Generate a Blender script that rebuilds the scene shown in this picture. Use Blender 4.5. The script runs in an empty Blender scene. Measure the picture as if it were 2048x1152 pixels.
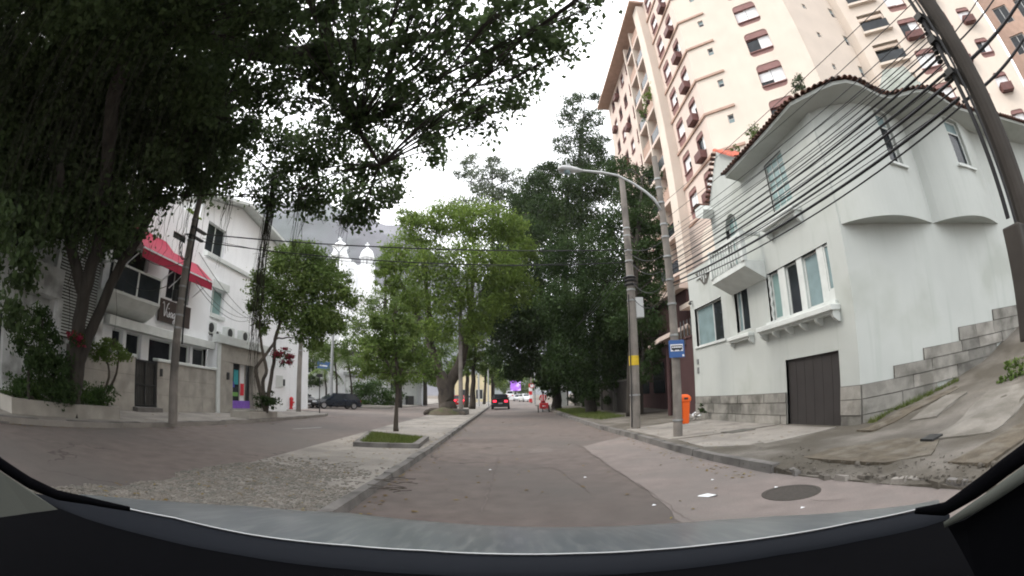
import bpy, math, random
import numpy as np
from mathutils import Matrix, Vector
S = bpy.context.scene
COL = S.collection
rnd = random.Random(7)
# ------------------------------------------------------------------ camera
CF, PITCH, ROLL, YAW, CH = 933.646, .228025, .01729, -.015425, 1.55   # equisolid focal length in px of a 2048 px wide frame
def _rot():
    cr, sr = math.cos(ROLL), math.sin(ROLL); cp, sp = math.cos(PITCH), math.sin(PITCH); cy, sy = math.cos(YAW), math.sin(YAW)
    R = np.array([[cr, 0, sr], [0, 1, 0], [-sr, 0, cr]]); Rx = np.array([[1, 0, 0], [0, cp, -sp], [0, sp, cp]]); Rz = np.array([[cy, -sy, 0], [sy, cy, 0], [0, 0, 1]])
    return Rz @ Rx @ R
CM = _rot()
cd = bpy.data.cameras.new('camera'); cam = bpy.data.objects.new('camera', cd); COL.objects.link(cam); S.camera = cam
cd.type = 'PANO'; cd.sensor_width = 36; cd.clip_start = .02; cd.clip_end = 5000
S.render.engine = 'CYCLES'
tgt = cd if hasattr(cd, 'panorama_type') else cd.cycles
tgt.panorama_type = 'FISHEYE_EQUISOLID'; tgt.fisheye_lens = CF/2048*36; tgt.fisheye_fov = math.radians(200)
X, Y, Z = CM[:, 0], CM[:, 2], -CM[:, 1]
cam.matrix_world = Matrix(((X[0], Y[0], Z[0], 0), (X[1], Y[1], Z[1], 0), (X[2], Y[2], Z[2], CH), (0, 0, 0, 1)))
# ------------------------------------------------------------------ sky, sun, exposure
SUN_EL, SUN_AZ = math.radians(48), math.radians(278)      # azimuth clockwise from +Y (the street direction)
W = bpy.data.worlds.new('World'); S.world = W; W.use_nodes = True
nt = W.node_tree; nt.nodes.clear()
def nn(t, kind, **kw):
    n = t.nodes.new(kind)
    for k, v in kw.items(): setattr(n, k, v)
    return n
wo = nn(nt, 'ShaderNodeOutputWorld'); bg = nn(nt, 'ShaderNodeBackground'); bg.inputs[1].default_value = .12
sky = nn(nt, 'ShaderNodeTexSky', sky_type='NISHITA', sun_disc=False, sun_elevation=SUN_EL, sun_rotation=SUN_AZ, air_density=1.6, dust_density=4)
mx = nn(nt, 'ShaderNodeMix', data_type='RGBA'); mx.inputs[0].default_value = .88
tc = nn(nt, 'ShaderNodeTexCoord'); nz = nn(nt, 'ShaderNodeTexNoise'); nz.inputs['Scale'].default_value = 2.2; nz.inputs['Detail'].default_value = 4
rp = nn(nt, 'ShaderNodeValToRGB'); rp.color_ramp.elements[0].color = (11.0, 11.2, 11.5, 1); rp.color_ramp.elements[1].color = (13, 13, 13.1, 1)
rp.color_ramp.elements[0].position = .35; rp.color_ramp.elements[1].position = .65
nt.links.new(tc.outputs['Generated'], nz.inputs['Vector']); nt.links.new(nz.outputs['Fac'], rp.inputs[0])
sx = nn(nt, 'ShaderNodeSeparateXYZ'); nt.links.new(tc.outputs['Generated'], sx.inputs[0]); gr = nn(nt, 'ShaderNodeMapRange'); gr.inputs[1].default_value = 0; gr.inputs[2].default_value = 1; gr.inputs[3].default_value = .62; gr.inputs[4].default_value = 1.35; nt.links.new(sx.outputs[2], gr.inputs[0])   # overcast: brighter overhead than at the horizon
mg = nn(nt, 'ShaderNodeMix', data_type='RGBA', blend_type='MULTIPLY'); mg.inputs[0].default_value = 1; nt.links.new(rp.outputs[0], mg.inputs[6]); nt.links.new(gr.outputs[0], mg.inputs[7])
nt.links.new(sky.outputs[0], mx.inputs[6]); nt.links.new(mg.outputs[2], mx.inputs[7]); nt.links.new(mx.outputs[2], bg.inputs[0]); nt.links.new(bg.outputs[0], wo.inputs[0])
sl = bpy.data.lights.new('sun', 'SUN'); sl.energy = .9; sl.angle = math.radians(14); sl.color = (1, .93, .84)
so = bpy.data.objects.new('sun', sl); COL.objects.link(so)
sd = Vector((math.sin(SUN_AZ)*math.cos(SUN_EL), math.cos(SUN_AZ)*math.cos(SUN_EL), math.sin(SUN_EL)))
so.rotation_euler = sd.to_track_quat('Z', 'Y').to_euler(); so.location = (0, 0, 60)
vs = S.view_settings; vs.view_transform = 'Standard'; vs.look = 'None'; vs.exposure = 1.0; vs.gamma = 1; vs.use_curve_mapping = False
S.cycles.use_denoising = True; S.cycles.filter_width = 1.9
S.cycles.max_bounces = 7; S.cycles.diffuse_bounces = 4; S.cycles.transmission_bounces = 4; S.cycles.glossy_bounces = 3; S.cycles.transparent_max_bounces = 6
S.cycles.sample_clamp_indirect = 6
# ------------------------------------------------------------------ measuring the place: a direction seen in the photograph meets a plane
def ray(px, py):
    dx, dy = px-1024, py-576; r = math.hypot(dx, dy); th = 2*math.asin(min(1, r/(2*CF))); ph = math.atan2(-dy, dx)
    v = np.array([math.sin(th)*math.cos(ph), math.cos(th), math.sin(th)*math.sin(ph)])
    return CM @ v
O3 = np.array([0, 0, CH])
def at_z(px, py, z): d = ray(px, py); return O3 + d*((z-CH)/d[2])
def at_x(px, py, x): d = ray(px, py); return O3 + d*(x/d[0])
def at_y(px, py, y): d = ray(px, py); return O3 + d*(y/d[1])
def at_d(px, py, r): d = ray(px, py); return O3 + d*(r/math.hypot(d[0], d[1]))
# ------------------------------------------------------------------ objects
LOC = {}
def tag(o, label=None, cat=None, group=None, kind=None):
    if label: o['label'] = label
    if cat: o['category'] = cat
    if group: o['group'] = group
    if kind: o['kind'] = kind
    return o
def empty(name, loc=(0, 0, 0), rz=0, label=None, cat=None, group=None, kind=None):
    o = bpy.data.objects.new(name, None); COL.objects.link(o); o.location = loc; o.rotation_euler = (0, 0, rz); o.empty_display_size = .3
    LOC[o] = Vector(loc)
    return tag(o, label, cat, group, kind)
def copy_tree(o, parent=None):
    c = o.copy(); COL.objects.link(c)
    if parent is not None: c.parent = parent
    for ch in list(o.children): copy_tree(ch, c)
    return c
class Frame:                         # a wall: u runs along it, d goes into the building, z up
    def __init__(s, x, y, z, deg): s.o = Vector((x, y, z)); s.a = math.radians(deg); s.c, s.s = math.cos(s.a), math.sin(s.a)
    def w(s, u, d, z): return Vector((s.o.x+u*s.c-d*s.s, s.o.y+u*s.s+d*s.c, s.o.z+z))
def frame_pts(p, q, z=0): return Frame(p[0], p[1], z, math.degrees(math.atan2(q[1]-p[1], q[0]-p[0]))), math.hypot(q[0]-p[0], q[1]-p[1])
def perp(d):
    d = d.normalized(); a = Vector((0, 0, 1)) if abs(d.z) < .9 else Vector((1, 0, 0))
    u = d.cross(a).normalized(); return u, d.cross(u).normalized()
class MB:
    def __init__(s): s.v = []; s.f = []
    def add(s, vs, fs):
        b = len(s.v); s.v.extend([tuple(p) for p in vs]); s.f.extend([tuple(b+i for i in f) for f in fs]); return s
    def box(s, x0, x1, y0, y1, z0, z1):
        return s.add([(x0, y0, z0), (x1, y0, z0), (x1, y1, z0), (x0, y1, z0), (x0, y0, z1), (x1, y0, z1), (x1, y1, z1), (x0, y1, z1)],
                     [(3, 2, 1, 0), (4, 5, 6, 7), (0, 1, 5, 4), (1, 2, 6, 5), (2, 3, 7, 6), (3, 0, 4, 7)])
    def hexa(s, p): return s.add(p, [(3, 2, 1, 0), (4, 5, 6, 7), (0, 1, 5, 4), (1, 2, 6, 5), (2, 3, 7, 6), (3, 0, 4, 7)])
    def tube(s, pts, rad, n=8, caps=True):
        pts = [Vector(p) for p in pts]; k = len(pts)
        if not hasattr(rad, '__len__'): rad = [rad]*k
        vs = []; fs = []; u = None
        for i, p in enumerate(pts):
            d = (pts[min(i+1, k-1)]-pts[max(i-1, 0)])
            if d.length < 1e-9: d = Vector((0, 0, 1))
            d.normalize()
            if u is None: u, w = perp(d)
            else: u = (u-d*u.dot(d)).normalized(); w = d.cross(u)
            for j in range(n):
                a = 2*math.pi*j/n; vs.append(p+(u*math.cos(a)+w*math.sin(a))*rad[i])
        for i in range(k-1):
            for j in range(n): fs.append((i*n+j, i*n+(j+1) % n, (i+1)*n+(j+1) % n, (i+1)*n+j))
        if caps: fs.append(tuple(range(n-1, -1, -1))); fs.append(tuple((k-1)*n+j for j in range(n)))
        return s.add(vs, fs)
    def lathe(s, c, prof, n=16):       # prof: (radius, z)
        vs = [(c[0]+r*math.cos(2*math.pi*j/n), c[1]+r*math.sin(2*math.pi*j/n), c[2]+z) for r, z in prof for j in range(n)]
        fs = [(i*n+j, i*n+(j+1) % n, (i+1)*n+(j+1) % n, (i+1)*n+j) for i in range(len(prof)-1) for j in range(n)]
        fs += [tuple(range(n-1, -1, -1)), tuple((len(prof)-1)*n+j for j in range(n))]
        return s.add(vs, fs)
    def prism(s, poly, vec):           # poly: 3D polygon, pushed along vec
        k = len(poly); a = [Vector(p) for p in poly]; v = Vector(vec)
        return s.add(a+[p+v for p in a], [tuple(range(k)), tuple(range(2*k-1, k-1, -1))]+[(i, (i+1) % k, k+(i+1) % k, k+i)[::-1] for i in range(k)])
    def loft(s, rings, closed=True, caps=False):
        n = len(rings[0]); vs = [p for r in rings for p in r]; fs = []
        for i in range(len(rings)-1):
            for j in range(n if closed else n-1): fs.append((i*n+j, i*n+(j+1) % n, (i+1)*n+(j+1) % n, (i+1)*n+j))
        if caps: fs.append(tuple(range(n-1, -1, -1))); fs.append(tuple((len(rings)-1)*n+j for j in range(n)))
        return s.add(vs, fs)
    def wall(s, u0, u1, z0, z1, holes=(), depth=.15, back=None):   # frame coordinates: front at y=0
        us = sorted(set([u0, u1]+[h[i] for h in holes for i in (0, 1)])); zs = sorted(set([z0, z1]+[h[i] for h in holes for i in (2, 3)]))
        us = [u for u in us if u0 <= u <= u1]; zs = [z for z in zs if z0 <= z <= z1]
        for i in range(len(us)-1):
            j = 0
            while j < len(zs)-1:
                um = (us[i]+us[i+1])/2
                inh = lambda zm: any(h[0] < um < h[1] and h[2] < zm < h[3] for h in holes)
                if inh((zs[j]+zs[j+1])/2): j += 1; continue
                k = j
                while k < len(zs)-1 and not inh((zs[k]+zs[k+1])/2): k += 1
                s.add([(us[i], 0, zs[j]), (us[i+1], 0, zs[j]), (us[i+1], 0, zs[k]), (us[i], 0, zs[k])], [(0, 1, 2, 3)]); j = k
        for h in holes:
            a, b, c, d = h[:4]
            s.add([(a, 0, c), (b, 0, c), (b, 0, d), (a, 0, d), (a, depth, c), (b, depth, c), (b, depth, d), (a, depth, d)],
                  [(0, 4, 5, 1), (1, 5, 6, 2), (2, 6, 7, 3), (3, 7, 4, 0)])
        if back is not None:
            s.add([(u0, 0, z0), (u1, 0, z0), (u1, back, z0), (u0, back, z0), (u0, 0, z1), (u1, 0, z1), (u1, back, z1), (u0, back, z1)], [(4, 5, 6, 7), (1, 2, 6, 5), (3, 0, 4, 7), (2, 3, 7, 6)])
        return s
    def mesh(s, name, mat, smooth=False):
        m = bpy.data.meshes.new(name); m.from_pydata(s.v, [], s.f); m.validate()
        m.materials.append(mat)
        if smooth: m.polygons.foreach_set('use_smooth', [True]*len(m.polygons))
        m.update(); return m
    def build(s, name, mat, parent=None, frame=None, local=False, smooth=False, bevel=0):
        if not s.v: return None
        if frame is not None: loc = frame.o.copy(); rz = frame.a
        elif local: loc = Vector((0, 0, 0)); rz = 0
        else:
            a = np.array(s.v); mn, mxx = a.min(0), a.max(0); loc = Vector(((mn[0]+mxx[0])/2, (mn[1]+mxx[1])/2, mn[2])); rz = 0
            s.v = [tuple(p) for p in a-np.array(loc)]
        o = bpy.data.objects.new(name, s.mesh(name, mat, smooth)); COL.objects.link(o)
        return place(o, loc, rz, parent, local, bevel)
def place(o, loc, rz, parent, local=False, bevel=0):
    wl = Vector(loc)
    if parent is not None:
        o.parent = parent
        if not local: loc = wl-LOC[parent]
        else: wl = LOC.get(parent, Vector((0, 0, 0)))+wl
    LOC[o] = wl; o.location = loc; o.rotation_euler = (0, 0, rz)
    if bevel:
        b = o.modifiers.new('soft', 'BEVEL'); b.width = bevel; b.segments = 2; b.limit_method = 'ANGLE'
    return o
# ------------------------------------------------------------------ materials
def mat(name, col, rough=.8, var=.12, scale=3, col2=None, c2=.5, c2scale=.8, bump=0, bscale=40, spec=.3, metal=0, streak=0, streak_col=(.1, .1, .09), stretch=None, emit=None, ems=1, grain=0, cracks=0):
    m = bpy.data.materials.new(name); m.use_nodes = True; t = m.node_tree; b = t.nodes['Principled BSDF']
    b.inputs['Roughness'].default_value = rough; b.inputs['Specular IOR Level'].default_value = spec; b.inputs['Metallic'].default_value = metal
    g = nn(t, 'ShaderNodeNewGeometry'); vec = g.outputs['Position']
    if stretch:
        mp = nn(t, 'ShaderNodeMapping'); mp.inputs['Scale'].default_value = stretch; t.links.new(vec, mp.inputs[0]); vec2 = mp.outputs[0]
    else: vec2 = vec
    def noise(sc, det=5, v=vec2):
        n = nn(t, 'ShaderNodeTexNoise'); n.inputs['Scale'].default_value = sc; n.inputs['Detail'].default_value = det; t.links.new(v, n.inputs['Vector']); return n.outputs['Fac']
    def ramp(inp, lo, hi):
        r = nn(t, 'ShaderNodeMapRange'); r.inputs[1].default_value = lo; r.inputs[2].default_value = hi; t.links.new(inp, r.inputs[0]); return r.outputs[0]
    cur = None
    def mixc(fac, a, bb, mode='MIX'):
        x = nn(t, 'ShaderNodeMix', data_type='RGBA', blend_type=mode); t.links.new(fac, x.inputs[0]) if not isinstance(fac, float) else setattr(x.inputs[0], 'default_value', fac)
        for i, q in ((6, a), (7, bb)):
            if isinstance(q, tuple): x.inputs[i].default_value = (*q, 1)
            else: t.links.new(q, x.inputs[i])
        return x.outputs[2]
    lo = tuple(c*(1-var) for c in col); hi = tuple(min(1, c*(1+var)) for c in col)
    cur = mixc(ramp(noise(scale), .3, .7), lo, hi)
    if col2: cur = mixc(ramp(noise(c2scale, 6), .62-.3*c2, .75-.2*c2), cur, col2)
    if streak:
        mp = nn(t, 'ShaderNodeMapping'); mp.inputs['Scale'].default_value = (3.5, 3.5, .22); t.links.new(vec, mp.inputs[0])
        f = ramp(noise(1.3, 7, mp.outputs[0]), .56, .8); ml = nn(t, 'ShaderNodeMath', operation='MULTIPLY'); ml.inputs[1].default_value = streak; t.links.new(f, ml.inputs[0])
        cur = mixc(ml.outputs[0], cur, streak_col)
    if grain:
        f = ramp(noise(160, 2, vec), .35, .65); ml = nn(t, 'ShaderNodeMath', operation='MULTIPLY'); ml.inputs[1].default_value = grain; t.links.new(f, ml.inputs[0])
        cur = mixc(ml.outputs[0], cur, tuple(c*.35 for c in col))
    if cracks:
        vo = nn(t, 'ShaderNodeTexVoronoi', feature='DISTANCE_TO_EDGE'); vo.inputs['Scale'].default_value = cracks
        ds = nn(t, 'ShaderNodeTexNoise'); ds.inputs['Scale'].default_value = 1.1; ds.inputs['Detail'].default_value = 8; t.links.new(vec, ds.inputs['Vector'])
        ad = nn(t, 'ShaderNodeVectorMath', operation='MULTIPLY_ADD'); ad.inputs[1].default_value = (1.6, 1.6, 0); t.links.new(ds.outputs['Color'], ad.inputs[0]); t.links.new(vec, ad.inputs[2]); t.links.new(ad.outputs[0], vo.inputs['Vector'])
        lt = nn(t, 'ShaderNodeMapRange'); lt.inputs[1].default_value = .0; lt.inputs[2].default_value = .012; lt.inputs[3].default_value = 1; lt.inputs[4].default_value = 0; t.links.new(vo.outputs['Distance'], lt.inputs[0])
        gt = ramp(noise(.35, 3, vec), .5, .58); m2 = nn(t, 'ShaderNodeMath', operation='MULTIPLY'); t.links.new(lt.outputs[0], m2.inputs[0]); t.links.new(gt, m2.inputs[1]); m3 = nn(t, 'ShaderNodeMath', operation='MULTIPLY'); m3.inputs[1].default_value = .7; t.links.new(m2.outputs[0], m3.inputs[0])
        cur = mixc(m3.outputs[0], cur, tuple(c*.3 for c in col))
    t.links.new(cur, b.inputs['Base Color'])
    if bump:
        bn = nn(t, 'ShaderNodeBump'); bn.inputs['Strength'].default_value = bump; bn.inputs['Distance'].default_value = .02; t.links.new(noise(bscale, 6), bn.inputs['Height']); t.links.new(bn.outputs[0], b.inputs['Normal'])
    if emit: b.inputs['Emission Color'].default_value = (*emit, 1); b.inputs['Emission Strength'].default_value = ems
    return m
def leafmat(name, c1, c2, c3, rough=.65, trans=.3, spec=.12):
    m = bpy.data.materials.new(name); m.use_nodes = True; t = m.node_tree; b = t.nodes['Principled BSDF']; out = t.nodes['Material Output']
    g = nn(t, 'ShaderNodeNewGeometry'); r = nn(t, 'ShaderNodeValToRGB'); e = r.color_ramp.elements; e[0].color = (*c1, 1); e[1].color = (*c3, 1); x = e.new(.55); x.color = (*c2, 1)
    n = nn(t, 'ShaderNodeTexNoise'); n.inputs['Scale'].default_value = .7; n.inputs['Detail'].default_value = 2; t.links.new(g.outputs['Position'], n.inputs['Vector'])
    a = nn(t, 'ShaderNodeMath', operation='MULTIPLY_ADD'); a.inputs[1].default_value = .5; t.links.new(g.outputs['Random Per Island'], a.inputs[0])
    s2 = nn(t, 'ShaderNodeMapRange'); s2.inputs[1].default_value = .3; s2.inputs[2].default_value = .7; s2.inputs[4].default_value = .5; t.links.new(n.outputs['Fac'], s2.inputs[0]); t.links.new(s2.outputs[0], a.inputs[2])
    t.links.new(a.outputs[0], r.inputs[0]); t.links.new(r.outputs[0], b.inputs['Base Color']); b.inputs['Roughness'].default_value = rough; b.inputs['Specular IOR Level'].default_value = spec
    tr = nn(t, 'ShaderNodeBsdfTranslucent'); ms = nn(t, 'ShaderNodeMixShader'); ms.inputs[0].default_value = trans
    t.links.new(r.outputs[0], tr.inputs[0]); t.links.new(b.outputs[0], ms.inputs[1]); t.links.new(tr.outputs[0], ms.inputs[2]); t.links.new(ms.outputs[0], out.inputs[0])
    return m
M = {}
M['asphalt'] = mat('asphalt', (.235, .2, .184), .9, .16, 2.6, (.195, .178, .167), .6, .2, .45, .35, .6, 70, .25, grain=.5, cracks=.35)
M['ground'] = mat('earth', (.12, .1, .08), .95, .2, 2, bump=.4)
M['paving'] = mat('concrete_paving', (.29, .268, .24), .9, .16, 1.6, (.19, .175, .158), .5, .7, .5, 40, grain=.55, cracks=.5)
M['dirty'] = mat('dirty_paving', (.19, .172, .15), .95, .3, 1.2, (.085, .074, .056), .8, .7, 1.0, 20, grain=.8, cracks=.6)
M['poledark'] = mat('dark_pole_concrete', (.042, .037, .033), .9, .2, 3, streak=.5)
M['iron'] = mat('cast_iron', (.06, .052, .045), .8, .2, 20, grain=.5)
M['patch'] = mat('asphalt_patch', (.232, .197, .181), .9, .14, 2.5, (.2, .178, .164), .6, .7, .6, 70, .25, grain=.5)
M['slab'] = mat('stained_concrete', (.24, .222, .195), .95, .2, 2, (.15, .137, .115), .6, 1.5, .8, 25, grain=.7, cracks=1.2)
M['dirt'] = mat('brown_dirt', (.125, .105, .078), .95, .35, 4, (.2, .18, .15), .5, 2.5, 1, 25, grain=.8)
M['tar'] = mat('tar_seam', (.13, .11, .1), .8, .2, 6)
M['kerb'] = mat('kerb_granite', (.17, .16, .15), .9, .2, 4, (.08, .075, .07), .5, 2, .5, 60, grain=.3)
M['cobble'] = mat('cobble_limestone', (.165, .15, .13), .9, .3, 14, (.13, .125, .11), .5, 6, .4, 60)
M['white'] = mat('white_render', (.44, .462, .44), .85, .07, .5, (.37, .39, .36), .35, .5, streak=.55, streak_col=(.33, .36, .33), bump=.1, bscale=60)
M['white2'] = mat('clean_white_paint', (.78, .79, .8), .8, .04, 1, streak=.3, streak_col=(.45, .46, .47))
M['whitetrim'] = mat('white_trim', (.56, .585, .565), .75, .07, 3, streak=.25, streak_col=(.35, .36, .35))
M['oldwhite'] = mat('weathered_white', (.55, .56, .55), .85, .12, 2, (.3, .3, .29), .4, 1.5, streak=.5, streak_col=(.2, .2, .19))
M['stone'] = mat('granite_block', (.26, .25, .225), .9, .2, 3, (.13, .125, .11), .5, 1.6, .6, 30, grain=.35)
M['stoneb'] = mat('granite_block_dark', (.19, .183, .165), .9, .25, 3, (.1, .095, .085), .5, 1.6, .8, 30, grain=.4)
M['stonec'] = mat('granite_block_pale', (.32, .305, .275), .9, .2, 3, (.17, .16, .14), .5, 1.6, .8, 30, grain=.35)
M['stonedark'] = mat('mortar', (.1, .095, .085), .95, .2, 5)
M['garage'] = mat('garage_brown', (.038, .034, .033), .6, .08, 2, bump=.1)
M['tile'] = mat('clay_tile', (.12, .058, .042), .85, .35, 5, (.07, .05, .042), .5, 3)
M['tilered'] = mat('red_clay_tile', (.42, .1, .06), .8, .25, 5, (.2, .07, .05), .4, 3)
M['peach'] = mat('peach_render', (.64, .56, .485), .85, .05, .7, streak=.25, streak_col=(.55, .46, .4))
M['peachpink'] = mat('pink_render', (.62, .51, .45), .85, .05, .7, streak=.2, streak_col=(.48, .35, .3))
M['brown'] = mat('brown_panel', (.24, .13, .12), .7, .1, 2)
M['ledge'] = mat('ledge_brown', (.42, .29, .23), .8, .1, 2)
M['acbox'] = mat('ac_box_brown', (.13, .06, .055), .6, .2, 3)
M['shutter'] = mat('white_shutter', (.75, .75, .76), .5, .04, 4)
M['glass'] = mat('dark_glass', (.022, .026, .03), .08, .4, 1.2, spec=.28)
M['glassteal'] = mat('blind_glass', (.2, .27, .28), .1, .15, 2, spec=.35)
M['glassgreen'] = mat('frosted_teal_glass', (.2, .3, .29), .15, .1, 2, spec=.5)
M['concrete'] = mat('pole_concrete', (.21, .19, .17), .9, .15, 3, (.12, .11, .1), .4, 1.2, .4, 60, streak=.4)
M['metal'] = mat('grey_metal', (.3, .31, .31), .45, .1, 4, metal=.6)
M['lightmetal'] = mat('light_grey_metal', (.45, .46, .46), .45, .08, 4)
M['dark'] = mat('dark_metal', (.03, .03, .03), .5, .2, 4)
M['cable'] = mat('black_cable', (.012, .012, .014), .55, .1, 5)
M['orange'] = mat('orange_plastic', (.78, .12, .015), .4, .05, 4)
M['blue'] = mat('sign_blue', (.035, .1, .28), .4, .05, 4)
M['signwhite'] = mat('sign_white', (.75, .76, .78), .4, .03, 4)
M['black'] = mat('black_print', (.015, .015, .017), .5, .1, 4)
M['yellow'] = mat('yellow_tag', (.6, .42, .03), .6, .1, 6)
M['red'] = mat('red_paint', (.5, .025, .03), .35, .08, 4)
M['awning'] = mat('crimson_awning', (.3, .014, .042), .7, .1, 2)
M['signbrown'] = mat('sign_dark_brown', (.06, .045, .04), .5, .08, 3)
M['bark'] = mat('bark', (.07, .058, .047), .95, .3, 6, (.035, .03, .026), .5, 3, .8, 20, stretch=(1, 1, .3))
M['barkdark'] = mat('dark_bark', (.038, .033, .028), .95, .3, 6, bump=.8, bscale=20, stretch=(1, 1, .3))
M['root'] = mat('aerial_root', (.02, .019, .014), .95, .35, 5)
M['stonewall'] = mat('stone_cladding', (.33, .31, .275), .85, .12, 2.5, (.25, .235, .21), .4, 1.5, .3, 40)
M['rock'] = mat('granite_mountain', (.125, .125, .14), .95, .15, .02, (.07, .095, .08), .55, .006, stretch=(1, 1, .25))
M['forest'] = mat('mountain_forest', (.13, .155, .135), .95, .3, .05)
M['terracotta'] = mat('maroon_wall', (.06, .03, .03), .8, .12, 2)
M['dash'] = mat('dashboard_plastic', (.0022, .0023, .003), .9, .1, 20, spec=.03)
M['bonnet'] = mat('grey_car_paint', (.10, .112, .12), .3, .08, 3, (.15, .16, .165), .5, 9, spec=.45, stretch=(4, .6, 1), metal=.1)  # pale stretched streaks in the colour paint in reflections on the bonnet
M['pillar'] = mat('pillar_trim', (.075, .08, .07), .9, .05, 3)
M['tyre'] = mat('tyre_rubber', (.015, .015, .015), .9, .2, 8)
M['chrome'] = mat('alloy', (.5, .5, .52), .3, .05, 5, metal=.8)
M['carblack'] = mat('black_car_paint', (.014, .014, .016), .2, .05, 3, spec=.6)
M['carblue'] = mat('dark_blue_car_paint', (.012, .016, .024), .18, .05, 3, spec=.6)
M['carred'] = mat('red_car_paint', (.42, .015, .02), .25, .05, 3, spec=.6)
M['carwhite'] = mat('white_car_paint', (.72, .73, .74), .25, .04, 3, spec=.5)
M['carsilver'] = mat('silver_car_paint', (.42, .43, .44), .28, .05, 3, spec=.5, metal=.4)
M['tail'] = mat('lit_tail_light', (.6, .02, .03), .3, .05, 5, emit=(1, .03, .06), ems=1.6)
M['taildim'] = mat('tail_light', (.45, .02, .02), .3, .05, 5)
M['headlamp'] = mat('head_light', (.6, .62, .65), .15, .05, 5, spec=.7)
M['grassm'] = leafmat('grass_blades', (.06, .09, .02), (.1, .13, .035), (.16, .17, .06))
M['soil'] = mat('soil', (.075, .06, .042), .95, .3, 6, (.06, .075, .025), .5, 2.5, .7, 30)
L = {}
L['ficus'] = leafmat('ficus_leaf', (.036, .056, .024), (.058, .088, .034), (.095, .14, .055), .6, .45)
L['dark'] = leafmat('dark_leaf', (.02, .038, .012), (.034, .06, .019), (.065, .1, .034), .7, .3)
L['mid'] = leafmat('mid_leaf', (.055, .092, .022), (.098, .148, .038), (.165, .22, .06), .65, .35)
L['bright'] = leafmat('bright_leaf', (.075, .12, .022), (.135, .2, .042), (.225, .3, .07), .65, .4)
L['pale'] = leafmat('pale_leaf', (.06, .08, .05), (.1, .13, .075), (.17, .2, .12), .55, .35)
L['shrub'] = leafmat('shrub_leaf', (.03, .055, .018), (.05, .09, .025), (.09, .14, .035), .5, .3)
L['red'] = leafmat('bougainvillea_leaf', (.22, .02, .05), (.3, .025, .06), (.1, .1, .03), .5, .35)
# ================================================================== the setting
def struct(o, label=None): return tag(o, label, None, None, 'structure')
def sheet(name, pts, z, mname, label=None):
    b = MB(); b.add([(x, y, z) for x, y in pts], [tuple(range(len(pts)))]); return struct(b.build(name, M[mname]), label)
sheet('ground', [(-2500, -300), (2500, -300), (2500, 3500), (-2500, 3500)], -.05, 'ground', 'bare earth reaching to the hills')
sheet('road', [(-13, -25), (7.5, -25), (7.5, 260), (-13, 260)], 0, 'asphalt', 'worn pinkish grey asphalt of both carriageways')
sheet('side_road', [(-80, 29), (-13.004, 29), (-13.004, 49), (-80, 49)], 0, 'asphalt', 'asphalt side street where dark cars stand parked')
def slab(name, poly, z0, z1, mname, label=None):
    b = MB(); b.prism([(x, y, z1) for x, y in poly], (0, 0, z0-z1)); return struct(b.build(name, M[mname]), label)
# median
med = [(-2.16, -8), (-2.16, 150), (-5.6, 150), (-5.45, 40), (-5.3, 20), (-5.0, 11.5), (-4.75, 7.5), (-4.6, 4), (-4.5, -8)]
median = slab('median', med, -.04, .1, 'paving', 'concrete median strip between the two carriageways')
kerbm = None
def kerb_run(parent, pts, w, z, length=1.0, name='kerbstone', inward=1, seed=0):
    r = random.Random(seed)
    for (x0, y0), (x1, y1) in zip(pts[:-1], pts[1:]):
        d = Vector((x1-x0, y1-y0, 0)); n = max(1, int(d.length/length)); d.normalize(); pr = Vector((-d.y, d.x, 0))*inward
        for k in range(n):
            a = Vector((x0, y0, 0)).lerp(Vector((x1, y1, 0)), k/n)+d*.008; c = Vector((x0, y0, 0)).lerp(Vector((x1, y1, 0)), (k+1)/n)-d*.008
            h = z+r.uniform(-.012, .012); j = r.uniform(-.012, .012)
            b = MB(); ia = a+pr*j; ic = c+pr*j; oa = a+pr*w; oc = c+pr*w; v = Vector
            b.hexa([v((ia.x, ia.y, -.03)), v((ic.x, ic.y, -.03)), v((oc.x, oc.y, -.03)), v((oa.x, oa.y, -.03)), ia+pr*.025+v((0, 0, h)), ic+pr*.025+v((0, 0, h)), oc+v((0, 0, h)), oa+v((0, 0, h))])
            b.build(name, M['kerb'], parent)
kerb_run(median, [(-2.0, -1), (-2.0, 62)], .18, .125, 1.0, seed=1)
kerb_run(median, [(-2.0, 62), (-2.0, 150)], .18, .125, 8, seed=2)
# worn limestone cobbles in the near part of the median
cb = MB(); rc = random.Random(3)
yy = 2.6
while yy < 9.2:
    xx = -5.0+rc.uniform(0, .1)
    while xx < -2.22:
        edge = -4.75+.25*math.sin(yy*1.7)+.12*math.sin(yy*5.1)
        dens = 1 if yy < 7.4 else max(0, 1-(yy-7.4)/1.8)
        if yy > 6.6 and xx > -2.7-.3*math.sin(yy*3): dens *= .3
        if xx > edge-.2 and rc.random() < dens*.95:
            s = rc.uniform(.023, .036); h = .1+rc.uniform(.002, .016); a = rc.uniform(0, 1.5); q = []
            for k in range(4):
                t = a+k*math.pi/2+rc.uniform(-.25, .25); q.append((xx+s*1.25*math.cos(t), yy+s*1.25*math.sin(t)))
            b0 = [(x, y, .07) for x, y in q]; b1 = [(xx+(x-xx)*.8, yy+(y-yy)*.8, h+rc.uniform(-.006, .006)) for x, y in q]
            cb.add(b0+b1, [(4, 5, 6, 7), (0, 1, 5, 4), (1, 2, 6, 5), (2, 3, 7, 6), (3, 0, 4, 7)])
        xx += rc.uniform(.055, .072)
    yy += rc.uniform(.054, .066)
tag(cb.build('cobblestones', M['cobble'], median), kind='stuff')
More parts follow.
